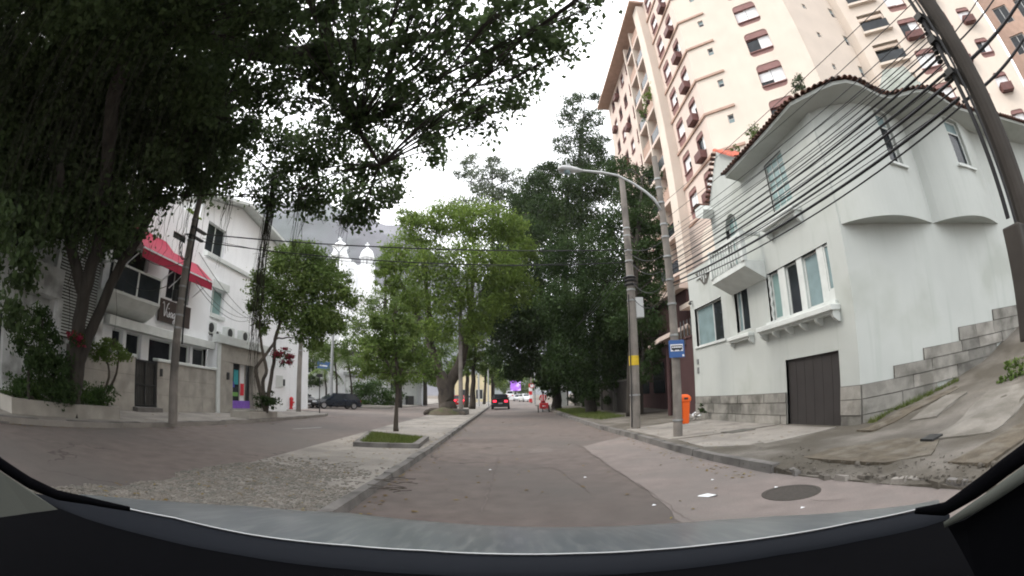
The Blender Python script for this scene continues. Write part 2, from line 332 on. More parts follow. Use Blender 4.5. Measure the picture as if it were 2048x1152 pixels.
# right pavement with its rising ramp beside the house
KR = [(3.62, 60), (3.62, 34), (3.75, 19), (3.92, 14), (3.95, 10.4), (4.0, 8.4), (4.15, 6.4)]
KE = KR+[(4.45, 4.8), (4.62, 3.6), (4.72, 2.2), (4.8, 0), (4.8, -8)]
def kx(y):
    for (x0, y0), (x1, y1) in zip(KE[:-1], KE[1:]):
        if y1 <= y <= y0: return x0+(x1-x0)*(y0-y)/(y0-y1)
    return KE[0][0] if y > 60 else KE[-1][0]
RX = [(4, .0), (7.4, .03), (8, .1), (8.6, .24), (10.6, .5), (12.7, .87), (15.4, 1.72), (20, 3.2), (60, 14)]
def ramp_z(x, y):
    h = np.interp(x, [a for a, _ in RX], [a for _, a in RX]); t = min(1, max(0, (9.2-y)/1.6)); return .13+h*t
g = MB(); ys = [-8, -4, -2, 0, 1]+[1.5+.24*k for k in range(33)]+[9.6, 10.5, 12, 14, 16.5, 19, 24, 30, 34, 60]
rows = []; rr = random.Random(5)
for y in ys:
    k = kx(y); xs = [k+.001, k+.16, k+.4]+[k+.65+.22*i for i in range(15)]+[8.1+.3*i for i in range(15)]+[12.7, 13.3, 14, 14.7, 15.4, 17, 20, 28, 45]
    r = []
    for i, x in enumerate(xs):
        z = ramp_z(x, y)+(rr.uniform(-.012, .012)+.018*math.sin(x*2.3+y*1.7)*math.sin(y*2.9-x) if y < 9 else 0)
        if y < 6.3: z -= {0: .10, 1: .07, 2: .03}.get(i, 0)+rr.uniform(0, .02)*(i < 5)
        if i == 0: z = min(z, .10)
        r.append((x, y, z))
    rows.append(r)
n = len(rows[0]); g.v = [p for r in rows for p in r]+[(r[0][0], r[0][1], -.06) for r in rows]; nb = len(rows)*n
for i in range(len(rows)-1):
    for j in range(n-1): g.f.append((i*n+j, i*n+j+1, (i+1)*n+j+1, (i+1)*n+j))
    g.f.append((nb+i, i*n, (i+1)*n, nb+i+1))
pav = struct(g.build('pavement', M['dirty'], smooth=False), 'stained right hand pavement rising into a ramp beside the house')
kerb_run(pav, [(x-.06, y) for x, y in KR[1:]], .2, .15, 1.0, inward=1, seed=4)
def patch(name, poly, th, mname, parent):
    rj = random.Random(len(poly)*7+int(poly[0][0]*100)); q_ = []
    for (xa, ya), (xb, yb) in zip(poly, poly[1:]+poly[:1]):
        m_ = max(2, int(math.hypot(xb-xa, yb-ya)/.22)) if mname != 'dark' else 1
        for i in range(m_): q_.append((xa+(xb-xa)*i/m_+(rj.uniform(-.02, .02) if m_ > 1 else 0), ya+(yb-ya)*i/m_+(rj.uniform(-.02, .02) if m_ > 1 else 0)))
    poly = q_; b = MB(); b.prism([(x, y, ramp_z(x, y)+th) for x, y in poly], (0, 0, -.08)); return b.build(name, M[mname], parent)
# pale concrete repairs and grates on the ramp
patch('concrete_slab', [(6.5, 4.9), (9.6, 5.2), (9.9, 3.6), (6.9, 3.7)], .03, 'slab', pav)
patch('concrete_slab', [(7.9, 6.5), (9.5, 6.55), (9.6, 5.9), (8.1, 5.85)], .05, 'slab', pav)
patch('concrete_slab', [(4.4, 11.6), (7.7, 11.6), (7.7, 8.9), (5.3, 8.7), (4.3, 9.6)], .016, 'paving', pav)
patch('concrete_slab', [(4.2, 16.2), (7.8, 18.2), (7.8, 11.9), (4.3, 11.9)], .012, 'paving', pav)
patch('dirt_patch', [(4.75, 6.4), (5.6, 6.5), (6.6, 5.6), (6.5, 4.6), (5.6, 4.1), (5.0, 4.6)], .022, 'dirt', pav)
patch('dirt_patch', [(7.2, 7.6), (8.6, 7.4), (10.4, 6.8), (10.2, 6.5), (8.4, 6.9), (7.2, 7.1)], .03, 'dirt', pav)
patch('dirt_patch', [(5.2, 3.5), (7.4, 3.3), (7.2, 2.7), (5.2, 2.8)], .026, 'dirt', pav)
r7 = random.Random(71)
for k in range(13):
    y = 6.3-k*.33+r7.uniform(-.06, .06); x = kx(y)+r7.uniform(.0, .14); l_ = r7.uniform(.1, .2); w_ = r7.uniform(.05, .09); a = math.pi/2+r7.uniform(-.35, .35); z = r7.uniform(.06, .1); ca, sa = math.cos(a), math.sin(a)
    q_ = [(x+ca*i*l_-sa*j*w_, y+sa*i*l_+ca*j*w_) for i, j in ((-1, -1), (1, -.8), (.9, 1), (-.95, .85))]
    MB().hexa([Vector((p[0], p[1], -.03)) for p in q_]+[Vector((x+(p[0]-x)*.85, y+(p[1]-y)*.85, z+r7.uniform(-.015, .015))) for p in q_]).build('broken_kerbstone', M[r7.choice(('kerb', 'dirty', 'paving'))], pav)
patch('grate', [(6.35, 4.95), (6.75, 5.0), (6.75, 4.7), (6.35, 4.65)], .06, 'dark', pav)
patch('access_cover', [(5.9, 12.0), (6.7, 12.0), (6.75, 11.4), (5.95, 11.4)], .03, 'stonedark', pav)
# drain gully, manhole
mh = MB(); mh.lathe((*at_z(1583, 985, .004)[:2], .003), [(.42, 0), (.42, .008), (.36, .012), (.35, .006), (.02, .006)], 28)
tag(mh.build('manhole_cover', M['iron']), 'round brown iron manhole cover sunk in the asphalt', 'manhole cover')
# left pavement
lp = [(-10.5, -8), (-10.3, 4), (-10.25, 9), (-10.45, 13), (-10.65, 22), (-10.75, 26), (-11.1, 27.6), (-12, 28.3), (-13.2, 28.5), (-45, 28.5), (-45, -8)]
lpav = slab('left_pavement', lp, -.04, .14, 'paving', 'left hand pavement in front of the white buildings')
kerb_run(lpav, lp[:9][::-1], .16, .15, 1.0, inward=-1, seed=6)
lp2 = slab('far_pavement', [(-11.2, 52), (-11.2, 150), (-60, 150), (-60, 49.6), (-12.6, 49.6)], -.04, .14, 'paving', 'far corner pavement beyond the side street')
isl = slab('traffic_island', [(-11.4, 46), (-12.4, 47.2), (-19, 45.2), (-24, 43.5), (-24, 42), (-17, 43.6)], -.04, .13, 'paving', 'low kerbed island beyond the parked cars')
# loose stones and broken kerb where the ramp meets the road
rb_ = MB(); r6 = random.Random(12)
for k in range(420):
    y = r6.uniform(2.6, 7.6); x = kx(y)+abs(r6.gauss(0, .55))-.05; s = r6.uniform(.006, .024)*(2.2 if r6.random() < .1 else 1); z = ramp_z(x, y)-(.05 if x < kx(y)+.25 else .0); n_ = 6
    rb_.add([(x+s*k2*math.cos(j*1.047+k), y+s*k2*.8*math.sin(j*1.047+k), z+s*h) for k2, h in ((1.1, -.3), (.95, .45), (.4, .75)) for j in range(n_)], [(i*n_+j, i*n_+(j+1) % n_, (i+1)*n_+(j+1) % n_, (i+1)*n_+j) for i in range(2) for j in range(n_)]+[tuple(2*n_+j for j in range(n_))])
tag(rb_.build('rubble', M['dirty']), 'loose stones and broken kerb edge where the ramp meets the road', kind='stuff')
def road_sheet(name, pxs, z, mname, label):
    rj = random.Random(len(pxs)); P_ = [at_z(*p, 0) for p in pxs]; q_ = []
    for a_, c_ in zip(P_, P_[1:]+P_[:1]):
        m_ = max(2, int(math.hypot(c_[0]-a_[0], c_[1]-a_[1])/.3))
        for i in range(m_): q_.append((a_[0]+(c_[0]-a_[0])*i/m_+rj.uniform(-.035, .035), a_[1]+(c_[1]-a_[1])*i/m_+rj.uniform(-.05, .05)))
    sheet(name, q_, z, mname, label)
road_sheet('asphalt_patch', [(1165, 893), (1210, 925), (1300, 985), (1420, 1100), (1960, 1060), (2030, 985), (1800, 962), (1560, 940), (1430, 922), (1330, 896), (1250, 872)], .004, 'patch', 'greyer asphalt repair along the right kerb')
road_sheet('asphalt_patch', [(1055, 898), (1100, 896), (1105, 904), (1060, 906)], .004, 'tar', 'small dark crack repair in the near lane')
def seam(pxs, w, label):
    rj = random.Random(int(pxs[0][0])); P_ = [Vector(at_z(*p, 0)) for p in pxs]; pts = []
    for a_, c_ in zip(P_[:-1], P_[1:]):
        n_ = max(2, int((c_-a_).length/.15))
        for i in range(n_): pts.append(a_.lerp(c_, i/n_)+Vector((rj.uniform(-.03, .03), rj.uniform(-.03, .03), 0)))
    b = MB(); d = (P_[-1]-P_[0]).normalized(); s_ = Vector((-d.y, d.x, 0)); up_ = Vector((0, 0, .008))
    rows_ = [(p-s_*w*rj.uniform(.3, 1)+up_, p+s_*w*rj.uniform(.3, 1)+up_) for p in pts]; b.v = [v for r in rows_ for v in r]; b.f = [(2*i, 2*i+1, 2*i+3, 2*i+2) for i in range(len(rows_)-1)]
    struct(b.build('tar_seam', M['tar']), label)
seam([(1140, 880), (1205, 922), (1300, 985), (1400, 1055)], .013, 'dark ragged tar seam along the asphalt repair')
seam([(1010, 850), (1000, 900), (985, 960), (960, 1030)], .012, 'thin crack running along the middle of the lane')
seam([(1180, 985), (1120, 940), (1060, 930)], .01, 'short branching crack across the lane')
seam([(1690, 998), (1640, 1003), (1600, 1000)], .012, 'short dark crack near the manhole cover')
# lane dash and litter
dp = at_z(622, 857, .004); b = MB(); b.add([(dp[0]-.45, dp[1]-.9, .004), (dp[0]-.33, dp[1]-.9, .004), (dp[0]+.1, dp[1]+1.0, .004), (dp[0]-.02, dp[1]+1.0, .004)], [(0, 1, 2, 3)])
struct(b.build('road_marking', mat('worn_road_paint', (.3, .29, .28), .8, .3, 8)), 'faded white lane dash on the left carriageway')
# ================================================================== granite mountain
def mountain():
    b = MB(); D = 760; az = np.radians(np.linspace(-62, 26, 90)); nr = 34
    prof = [(-62, .12), (-50, .22), (-40, .36), (-34, .42), (-30, .445), (-26, .46), (-23, .455), (-20.5, .435), (-18, .425), (-13.5, .41), (-8, .33), (0, .24), (10, .14), (26, .05)]
    sl = np.interp(np.degrees(az), [p[0] for p in prof], [p[1] for p in prof]); r2 = random.Random(9)
    vs = []
    for i, a in enumerate(az):
        for k in range(nr):
            t = k/(nr-1); z = sl[i]*D*t; d = D-170*(1-t)**2*(1+.2*math.sin(i*.5))+r2.uniform(-6, 6)+10*math.sin(i*.9)*math.sin(t*5)+(140*(t-.86)/.14 if t > .86 else 0)*.5
            vs.append((d*math.sin(a), d*math.cos(a), z*(1.0 if t < 1 else 1+.01*math.sin(i*1.3))))
    fs = [(i*nr+k, (i+1)*nr+k, (i+1)*nr+k+1, i*nr+k+1) for i in range(len(az)-1) for k in range(nr-1)]
    fr = fs
    b.v = vs; b.f = fr
    root = struct(empty('hills', (0, D, 0)), 'bare granite mountain and wooded ridge behind the church')
    b.build('rock_face', M['rock'], root, smooth=True)
mountain()
# ================================================================== helpers for windows
WC = {}
def window(fr, parent, u0, u1, z0, z1, depth=.12, cols=(), rows=(), fm='whitetrim', gm='glass', bar=.05, name='window', panes=None, setback=0):
    w, h = u1-u0, z1-z0; key = (round(w, 3), round(h, 3), depth, tuple(cols), tuple(rows), fm, gm, bar, name, tuple(panes or ()))
    loc = fr.w(u0, setback, z0)
    if key in WC:
        src = WC[key]; c = src.copy(); COL.objects.link(c); place(c, loc, fr.a, parent)
        for ch in src.children: k = ch.copy(); COL.objects.link(k); k.parent = c
        return c
    b = MB(); y0, y1 = depth-.05, depth+.01
    b.box(0, bar, y0, y1, 0, h).box(w-bar, w, y0, y1, 0, h).box(bar, w-bar, y0+.001, y1, 0, bar).box(bar, w-bar, y0+.001, y1, h-bar, h)
    cs = [0]+[c*w for c in cols]+[w]; rs = [0]+[r*h for r in rows]+[h]
    for c in cs[1:-1]: b.box(c-bar*.5, c+bar*.5, y0+.004, y1-.004, bar, h-bar)
    for r in rs[1:-1]: b.box(bar, w-bar, y0+.007, y1-.007, r-bar*.4, r+bar*.4)
    o = bpy.data.objects.new(name, b.mesh(name, M[fm])); COL.objects.link(o); place(o, loc, fr.a, parent)
    k = 0
    for i in range(len(cs)-1):
        for j in range(len(rs)-1):
            p = MB(); p.box(cs[i]+.01, cs[i+1]-.01, depth-.022+.002*(k % 2), depth-.012+.002*(k % 2), rs[j]+.01, rs[j+1]-.01)
            p.build('pane', M[(panes or [gm]*9)[k]], o, local=True); k += 1
    WC[key] = o
    return o
def fbox(name, mat_, parent, fr, u0, u1, d0, d1, z0, z1, bevel=0):
    b = MB(); b.box(u0, u1, d0, d1, z0, z1); return b.build(name, M[mat_], parent, frame=fr, bevel=bevel)
def corbel_sill(fr, parent, u0, u1, z, th=.13, out=.28, n=3, drop=.22):
    s = fbox('sill', 'whitetrim', parent, fr, u0, u1, -out, -.002, z-th, z, .02)
    b = MB(); b.box(u0+.05, u1-.05, -out*.7, -.003, z-th-.07, z-th)
    k = b.build('moulding', M['whitetrim'], s, frame=None, local=True)
    for i in range(n):
        u = u0+.1+(u1-u0-.2)*i/max(1, n-1); c = MB()
        c.prism([(u-.045, 0, z-th-.07), (u-.045, -out*.75, z-th-.07), (u-.045, -out*.65, z-th-.07-drop*.45), (u-.045, -.06, z-th-.07-drop), (u-.045, 0, z-th-.07-drop)], (.09, 0, 0))
        c.build('corbel', M['whitetrim'], s, local=True)
    return s
def barrel_tile(mb, p, d, r=.085, ln=.34, up=Vector((0, 0, 1)), n=6):
    d = d.normalized(); side = d.cross(up).normalized(); w = side.cross(d).normalized(); rings = []
    for t, k in ((0, 1.06), (1, .9)):
        c = p+d*ln*t
        rings.append([c+side*math.cos(math.pi*j/n)*r*k+w*math.sin(math.pi*j/n)*r*k for j in range(n+1)]+[c+side*math.cos(math.pi*j/n)*r*k*.8+w*math.sin(math.pi*j/n)*r*k*.8 for j in range(n, -1, -1)])
    mb.loft(rings, True, True)
# ================================================================== white house on the right
FH = Frame(7.95, 18.6, 0, -90); FS = Frame(7.95, 8.2, 0, -12.3)
house = empty('white_house', (7.95, 8.2, 0), 0, 'white two storey house with curved tiled eaves above the stone paved ramp', 'house')
Y = lambda y: 18.6-y
holes = [(Y(11.5), Y(8.97), .1, 1.99), (Y(12.14), Y(8.86), 3.2, 4.66), (Y(14.43), Y(13.45), 3.2, 4.69), (Y(18.15), Y(15.5), 3.14, 4.71), (Y(11.06), Y(9.97), 6.3, 7.84), (Y(14.4), Y(13.5), 5.1, 7.35)]
b = MB(); b.wall(0, Y(15.5), .1, 6.35, holes, .22); b.wall(Y(15.5), Y(12.42), .1, 8.2, holes, .22); b.wall(Y(12.42), Y(8.2), .1, 8.15, holes, .22)
# arch head over the balcony door, gable wall with its curved left shoulder
ua, ub = Y(14.4), Y(13.5); um = (ua+ub)/2; ra = (ub-ua)/2; seg = 10
for k in range(seg):
    a0, a1 = math.pi*k/seg, math.pi*(k+1)/seg; p = [(um-ra*math.cos(a), 6.9+ra*math.sin(a)) for a in (a0, a1)]
    b.add([(p[0][0], 0, p[0][1]), (p[1][0], 0, p[1][1]), (p[1][0], 0, 7.35), (p[0][0], 0, 7.35)], [(0, 1, 2, 3)])
    b.add([(p[0][0], 0, p[0][1]), (p[1][0], 0, p[1][1]), (p[1][0], .22, p[1][1]), (p[0][0], .22, p[0][1])], [(0, 3, 2, 1)])
gl = [(Y(15.45), 8.2), (Y(15.25), 8.55), (Y(15.0), 8.85), (Y(14.7), 9.2), (Y(14.4), 9.55), (Y(13.95), 9.93), (Y(13.5), 9.72), (Y(12.45), 8.75), (Y(12.42), 8.2)]
b.prism([(u, 0, z) for u, z in gl], (0, .25, 0))
b.box(0, Y(15.5), .0, 8, 6.35, 6.352); b.add([(0, 0, .1), (0, 7, .1), (0, 7, 6.35), (0, 0, 6.35)], [(0, 1, 2, 3)])
b.add([(Y(15.5), 0, 6.35), (Y(15.5), 6, 6.35), (Y(15.5), 6, 8.2), (Y(15.5), 0, 8.2)], [(0, 1, 2, 3)])
b.build('front_wall', M['white'], house, frame=FH)
# front wall furniture
b = MB(); b.box(Y(11.5), Y(8.97), .1, .14, .12, 1.99); o = b.build('garage_door', M['garage'], house, frame=FH)
for k in range(6):
    p = MB(); u = Y(11.5)+.012+k*.4215; p.box(u, u+.41, .085, .099, .13, 1.975); p.build('panel', M['garage'], o, local=True)
posts = [(11.47, 11.1), (10.44, 10.16), (9.42, 9.12)]
for a, c in posts: fbox('window_post', 'whitetrim', house, FH, Y(a), Y(c), .03, .2, 3.2, 4.66, .01)
window(FH, house, Y(12.0), Y(11.47), 3.24, 4.64, .16, gm='glassgreen'); window(FH, house, Y(11.1), Y(10.44), 3.2, 4.64, .16, gm='glass')
window(FH, house, Y(10.16), Y(9.42), 3.22, 4.64, .16, gm='glassteal'); window(FH, house, Y(9.12), Y(8.88), 3.47, 4.64, .1, gm='glassteal')
fbox('window_post', 'whitetrim', house, FH, Y(9.12), Y(8.862), .02, .2, 3.2, 3.47)
b = MB()
for k in range(40):
    z = 3.22+k*.0355; a = k*.75
    b.lathe((Y(12.05)+.014*math.cos(a), .07+.014*math.sin(a), z), [(.048, 0), (.058, .018), (.048, .0355)], 8)
b.build('twisted_column', M['whitetrim'], house, frame=FH, smooth=True)
corbel_sill(FH, house, Y(12.55), Y(8.7), 3.09, .15, .36, 6, .2)
fbox('ledge', 'whitetrim', house, FH, Y(12.3), Y(8.78), -.1, -.003, 3.093, 3.2, .01)
window(FH, house, Y(14.43), Y(13.45), 3.2, 4.69, .16, cols=(.3,), gm='glass', panes=['glassteal', 'glass']); corbel_sill(FH, house, Y(14.85), Y(13.25), 3.08, .13, .25, 2, .16)
window(FH, house, Y(18.15), Y(15.5), 3.14, 4.71, .16, cols=(.62,), gm='glass', panes=['glassteal', 'glass'])
fbox('window_ledge', 'whitetrim', house, FH, Y(18.3), Y(15.35), -.06, -.002, 3.06, 3.14)
window(FH, house, Y(11.06), Y(9.97), 6.3, 7.84, .1, cols=(.33, .66), rows=(.2, .4, .6, .8), bar=.03, gm='glassgreen', panes=['glassgreen']*15); corbel_sill(FH, house, Y(11.5), Y(9.65), 5.98, .16, .34, 2, .22)
# arched balcony door and balcony
window(FH, house, ua, ub, 5.12, 7.3, .2, cols=(.5,), rows=(.75,), gm='glassgreen', name='balcony_door')
b = MB(); b.prism([(Y(14.6), 0, 4.55), (Y(14.6), 0, 5.12), (Y(14.6), -.75, 5.12), (Y(14.6), -.75, 4.95)], (2.5, 0, 0)); bal = b.build('balcony', M['whitetrim'], house, frame=FH)
b = MB(); b.box(Y(14.6), Y(12.1), -.78, -.66, 5.95, 6.05); b.box(Y(14.6), Y(14.48), -.66, 0, 5.95, 6.05); b.box(Y(12.22), Y(12.1), -.66, 0, 5.95, 6.05)
b.box(Y(12.24), Y(12.08), -.8, -.64, 5.12, 6.1); b.box(Y(14.62), Y(14.46), -.8, -.64, 5.12, 6.1); b.build('railing', M['whitetrim'], bal, local=True)
for k in range(11):
    q = MB(); q.lathe((Y(14.38)+k*.205, -.72, 5.12), [(.05, 0), (.03, .1), (.06, .3), (.03, .6), (.045, .83)], 8); q.build('baluster', M['whitetrim'], bal, local=True, smooth=True)
# lattice vent, security camera, house number plates
b = MB(); b.prism([(Y(17.7), -.02, 6.15), (Y(15.95), -.02, 6.12), (Y(16.6), -.02, 5.5), (Y(16.9), -.02, 5.5)], (0, .015, 0)); lv = b.build('lattice_vent', M['stonedark'], house, frame=FH)
for k in range(7):
    q = MB(); u = Y(17.5)+k*.23; zb = 5.55+abs(k-3.2)*.17; q.box(u, u+.05, -.06, -.022, zb, 6.13); q.build('slat', M['whitetrim'], lv, local=True)
q = MB(); q.box(Y(17.6), Y(16.0), -.063, -.024, 5.85, 5.9); q.build('slat', M['whitetrim'], lv, local=True)
b = MB(); b.lathe((Y(18.3), -.12, 4.95), [(.03, 0), (.07, .03), (.07, .1), (.02, .14)], 10); b.box(Y(18.33), Y(18.27), -.12, 0, 5.09, 5.12); b.build('security_camera', M['dark'], house, frame=FH)
for z, h in ((2.42, .2), (2.02, .26)): fbox('number_plate', 'metal', house, FH, Y(18.25), Y(18.05), -.03, -.002, z, z+h, .01)
# stone base course, block by block
rs = random.Random(11)
def stones(fr, u0, u1, z0, z1, out=.06):
    u = u0
    while u < u1-.02:
        w = min(rs.uniform(.8, 1.9), u1-u)
        if u1-u-w < .3: w = u1-u
        o = out+rs.uniform(-.012, .014); j = lambda: rs.uniform(-.008, .008)
        b = MB(); b.hexa([(u+.009, 0, z0+.008), (u+.009, -o+j(), z0+.008), (u+w-.009, -o+j(), z0+.008), (u+w-.009, 0, z0+.008), (u+.009, 0, z1-.009), (u+.012, -o+.012+j(), z1-.012+j()), (u+w-.012, -o+.012+j(), z1-.012+j()), (u+w-.009, 0, z1-.009)][::1])
        ob = b.build('stone_block', M[rs.choice(('stone', 'stone', 'stoneb', 'stonec'))], house, frame=fr); u += w
    fbox('mortar_bed', 'stonedark', house, fr, u0, u1, -.03, -.001, z0, z1)
for z0, z1 in ((.06, .4), (.4, .77), (.77, 1.06)): stones(FH, Y(18.5), Y(11.52), z0, z1)
for z0, z1 in ((.06, .4), (.4, .77), (.77, 1.1)): stones(FH, Y(8.95), Y(8.2)+.05, z0, z1)
U = lambda x: (x-7.95)/math.cos(FS.a)
for z0, z1, xa, xb in ((.06, .4, 7.96, 8.8), (.4, .77, 7.96, 10.6), (.77, 1.1, 7.96, 13.0), (1.1, 1.4, 9.03, 13.6), (1.4, 1.69, 10.14, 15.0), (1.69, 2.05, 11.7, 16.2), (2.05, 2.36, 13.54, 18), (2.36, 2.72, 15.55, 20), (2.72, 3.1, 17.4, 21)):
    stones(FS, U(xa), U(xb), z0, z1)
# side wall: plain below, two rounded bays above
b = MB(); b.wall(0, 14, .05, 4.9)
bays = [(.06, 3.53, .62), (3.53, 7.15, .66)]
def bay_out(u):
    for a, c, h in bays:
        if a <= u <= c: return h*math.sin(math.pi*((u-a)/(c-a))**.75)
    return 0
bw = {0: (1.98, 2.62, 6.43, 7.98), 1: (4.98, 5.92, 6.5, 8.0)}
for bi, (a, c, h) in enumerate(bays):
    wu0, wu1, wz0, wz1 = bw[bi]; us = sorted(set([a+(c-a)*k/22 for k in range(23)]+[wu0, wu1]))
    for p, q in zip(us[:-1], us[1:]):
        dp, dq = -bay_out(p), -bay_out(q); m = (p+q)/2
        if wu0 < m < wu1:
            for z0, z1 in ((4.9, wz0), (wz1, 8.2)): b.add([(p, dp, z0), (q, dq, z0), (q, dq, z1), (p, dp, z1)], [(0, 1, 2, 3)])
            for z in (wz0, wz1): b.add([(p, dp, z), (q, dq, z), (q, dq+.2, z), (p, dp+.2, z)], [(0, 1, 2, 3)])
        else: b.add([(p, dp, 4.9), (q, dq, 4.9), (q, dq, 8.2), (p, dp, 8.2)], [(0, 1, 2, 3)])
        b.add([(p, dp, 4.9), (q, dq, 4.9), (q, 0, 4.9), (p, 0, 4.9)], [(3, 2, 1, 0)])
    for u in (wu0, wu1): b.add([(u, -bay_out(u), wz0), (u, -bay_out(u)+.22, wz0), (u, -bay_out(u)+.22, wz1), (u, -bay_out(u), wz1)], [(0, 1, 2, 3)])
b.add([(7.15, 0, 4.9), (14, 0, 4.9), (14, 0, 8.2), (7.15, 0, 8.2)], [(0, 1, 2, 3)])
b.add([(0, 0, 4.9), (.1, 0, 4.9), (.1, 0, 8.2), (0, 0, 8.2)], [(0, 1, 2, 3)])
b.build('side_wall', M['white'], house, frame=FS)
for bi in (0, 1):
    wu0, wu1, wz0, wz1 = bw[bi]; p, q = FS.w(wu0, -bay_out(wu0), 0), FS.w(wu1, -bay_out(wu1), 0); f2, wd = frame_pts((p.x, p.y), (q.x, q.y))
    window(f2, house, .01, wd-.01, wz0+.01, wz1-.01, .16, rows=(.72,), bar=.06, gm='glass', panes=['glass', 'glassteal'])
    fbox('sill', 'whitetrim', house, f2, -.12, wd+.12, -.1, -.005, wz0-.14, wz0-.08)
# eave: soffit and edge, then every tile of the edge
EU = [(-.6, .45), (.1, .92), (.4, 1.2), (.75, 1.35), (1.2, 1.3), (1.7, 1.1), (2.2, .93), (2.55, .9), (2.8, 1.0), (3.0, 1.15), (3.35, 1.38), (3.8, 1.5), (4.25, 1.43), (4.7, 1.3), (5.3, 1.1), (5.9, .98), (6.7, .93), (7.5, .95), (8.4, 1.05), (9.5, 1.05), (12, 1.05)]
edge = [Vector((7.38, y, 8.17)) for y in (12.7, 11.5, 10.3, 9.1, 8.2)]+[FS.w(u, -o_, 8.17) for u, o_ in EU[1:]]
inner = [Vector((7.97, y, 8.05)) for y in (12.7, 11.5, 10.3, 9.1, 8.25)]+[FS.w(max(u, .02), -bay_out(min(max(u, 0), 7.1))+.02, 8.05) for u, _ in EU[1:]]
b = MB(); k = len(edge); up = Vector((0, 0, .1)); top = [e+Vector((0, 0, .7))+(i_-e)*1.9 for e, i_ in zip(edge, inner)]
b.loft([[inner[i], edge[i], edge[i]+up, top[i]] for i in range(k)], False)
b.build('roof', M['white'], house)
rf = MB(); rf.loft([[edge[i]+up+Vector((0, 0, .004)), top[i]+Vector((0, 0, .01)), Vector((13.5, 13, 10.2))] for i in range(k)], False); rf.build('roof_slope', M['tile'], house)
acc = 0; tl = []
for p, q, ip, iq in zip(edge[:-1], edge[1:], inner[:-1], inner[1:]):
    ln = (q-p).length; s_ = acc
    while s_ < ln:
        t = s_/ln; c = p.lerp(q, t); dr = (ip.lerp(iq, t)-c); dr.z = 0; dr.normalize()
        tb = MB(); barrel_tile(tb, c-dr*.12+Vector((0, 0, .085+rs.uniform(0, .02))), dr+Vector((0, 0, .3)), .082, .4); tb.build('roof_tile', M['tile'], house); s_ += .185
    acc = s_-ln
# gable coping tiles, red on the right slope, and the curled corbel at its foot
gp = [FH.w(u, -.04, z) for u, z in gl[:6]]
for p, q in zip(gp[:-1], gp[1:]):
    n_ = max(1, int((q-p).length/.17))
    for k in range(n_): tb = MB(); barrel_tile(tb, p.lerp(q, k/n_)+Vector((-.12, 0, .03)), Vector((1, 0, .02)), .085, .4); tb.build('coping_tile', M['tile'], house)
for r_ in range(6):
    for k in range(7):
        y = 13.85-r_*.23; tb = MB(); barrel_tile(tb, Vector((7.8+k*.3, y-.05, 9.84-r_*.165)), Vector((0, -1, -.72)), .1, .3, Vector((0, 0, 1))); tb.v = tb.v; tb.build('ridge_tile', M['tilered'], house)
b = MB(); b.prism([FH.w(Y(15.9), 0, 7.95), FH.w(Y(15.3), 0, 7.7), FH.w(Y(15.1), 0, 8.0), FH.w(Y(15.3), 0, 8.25), FH.w(Y(15.9), 0, 8.3)], (-.45, 0, 0)); b.build('corbel', M['whitetrim'], house)
for k in range(4): tb = MB(); barrel_tile(tb, FH.w(Y(16.0)+k*.17, -.48, 8.28+k*.01), Vector((1, 0, 0)), .085, .5); tb.build('coping_tile', M['tile'], house)
# roof turret behind
tc_ = at_d(1795, 190, 15.5)
# grey hipped turret behind the house roof
b = MB(); c0 = [at_d(px, py, 17.5) for px, py in ((1688, 205), (1895, 215))]; p, q = Vector(c0[0]), Vector(c0[1]); p.z = q.z = 8.9; dv = Vector((q.y-p.y, p.x-q.x, 0)).normalized()*-3.2
ap = [Vector(at_d(1765, 140, 18.6)), Vector(at_d(1808, 132, 18.6))]
b.add([p, q, q+dv, p+dv, ap[0], ap[1]], [(0, 1, 5, 4), (1, 2, 5), (2, 3, 4, 5), (3, 0, 4)]); b.build('turret_roof', mat('grey_green_roof', (.3, .32, .29), .85, .15, 1.5, (.2, .22, .19), .4, 1), house)
# ================================================================== peach apartment tower
tower = empty('apartment_tower', (13.6, 24.2, 0), 0, 'tall peach apartment tower with brown rounded windows behind the white house', 'apartment building')
FA = Frame(13.6, 49, 0, -90); AY = lambda y: 49-y; FBf, LB = frame_pts((13.6, 24.2), (19.8, 18.0)); FR = Frame(19.802, 18.05, 0, 0); FWg, LW = frame_pts((25.5, 17.2), (34.5, 8.0))
FLR = list(range(-4, 7)); ZT = 36.6
def round_fill(fr_mb, h, r=.28, depth=0):
    a, c, z0, z1 = h
    for (cx, cz, sx, sz) in ((a, z0, 1, 1), (c, z0, -1, 1), (c, z1, -1, -1), (a, z1, 1, -1)):
        o_ = (cx+sx*r, cz+sz*r); pts = [(o_[0]-sx*r*math.cos(t), o_[1]-sz*r*math.sin(t)) for t in [math.pi/2*k/4 for k in range(5)]]
        for p, q in zip(pts[:-1], pts[1:]):
            fr_mb.add([(cx, .003, cz), (p[0], .003, p[1]), (q[0], .003, q[1])], [(0, 1, 2)])
            fr_mb.add([(p[0], .003, p[1]), (q[0], .003, q[1]), (q[0], .25, q[1]), (p[0], .25, p[1])], [(0, 1, 2, 3)])
RW = {}; rt = random.Random(21)
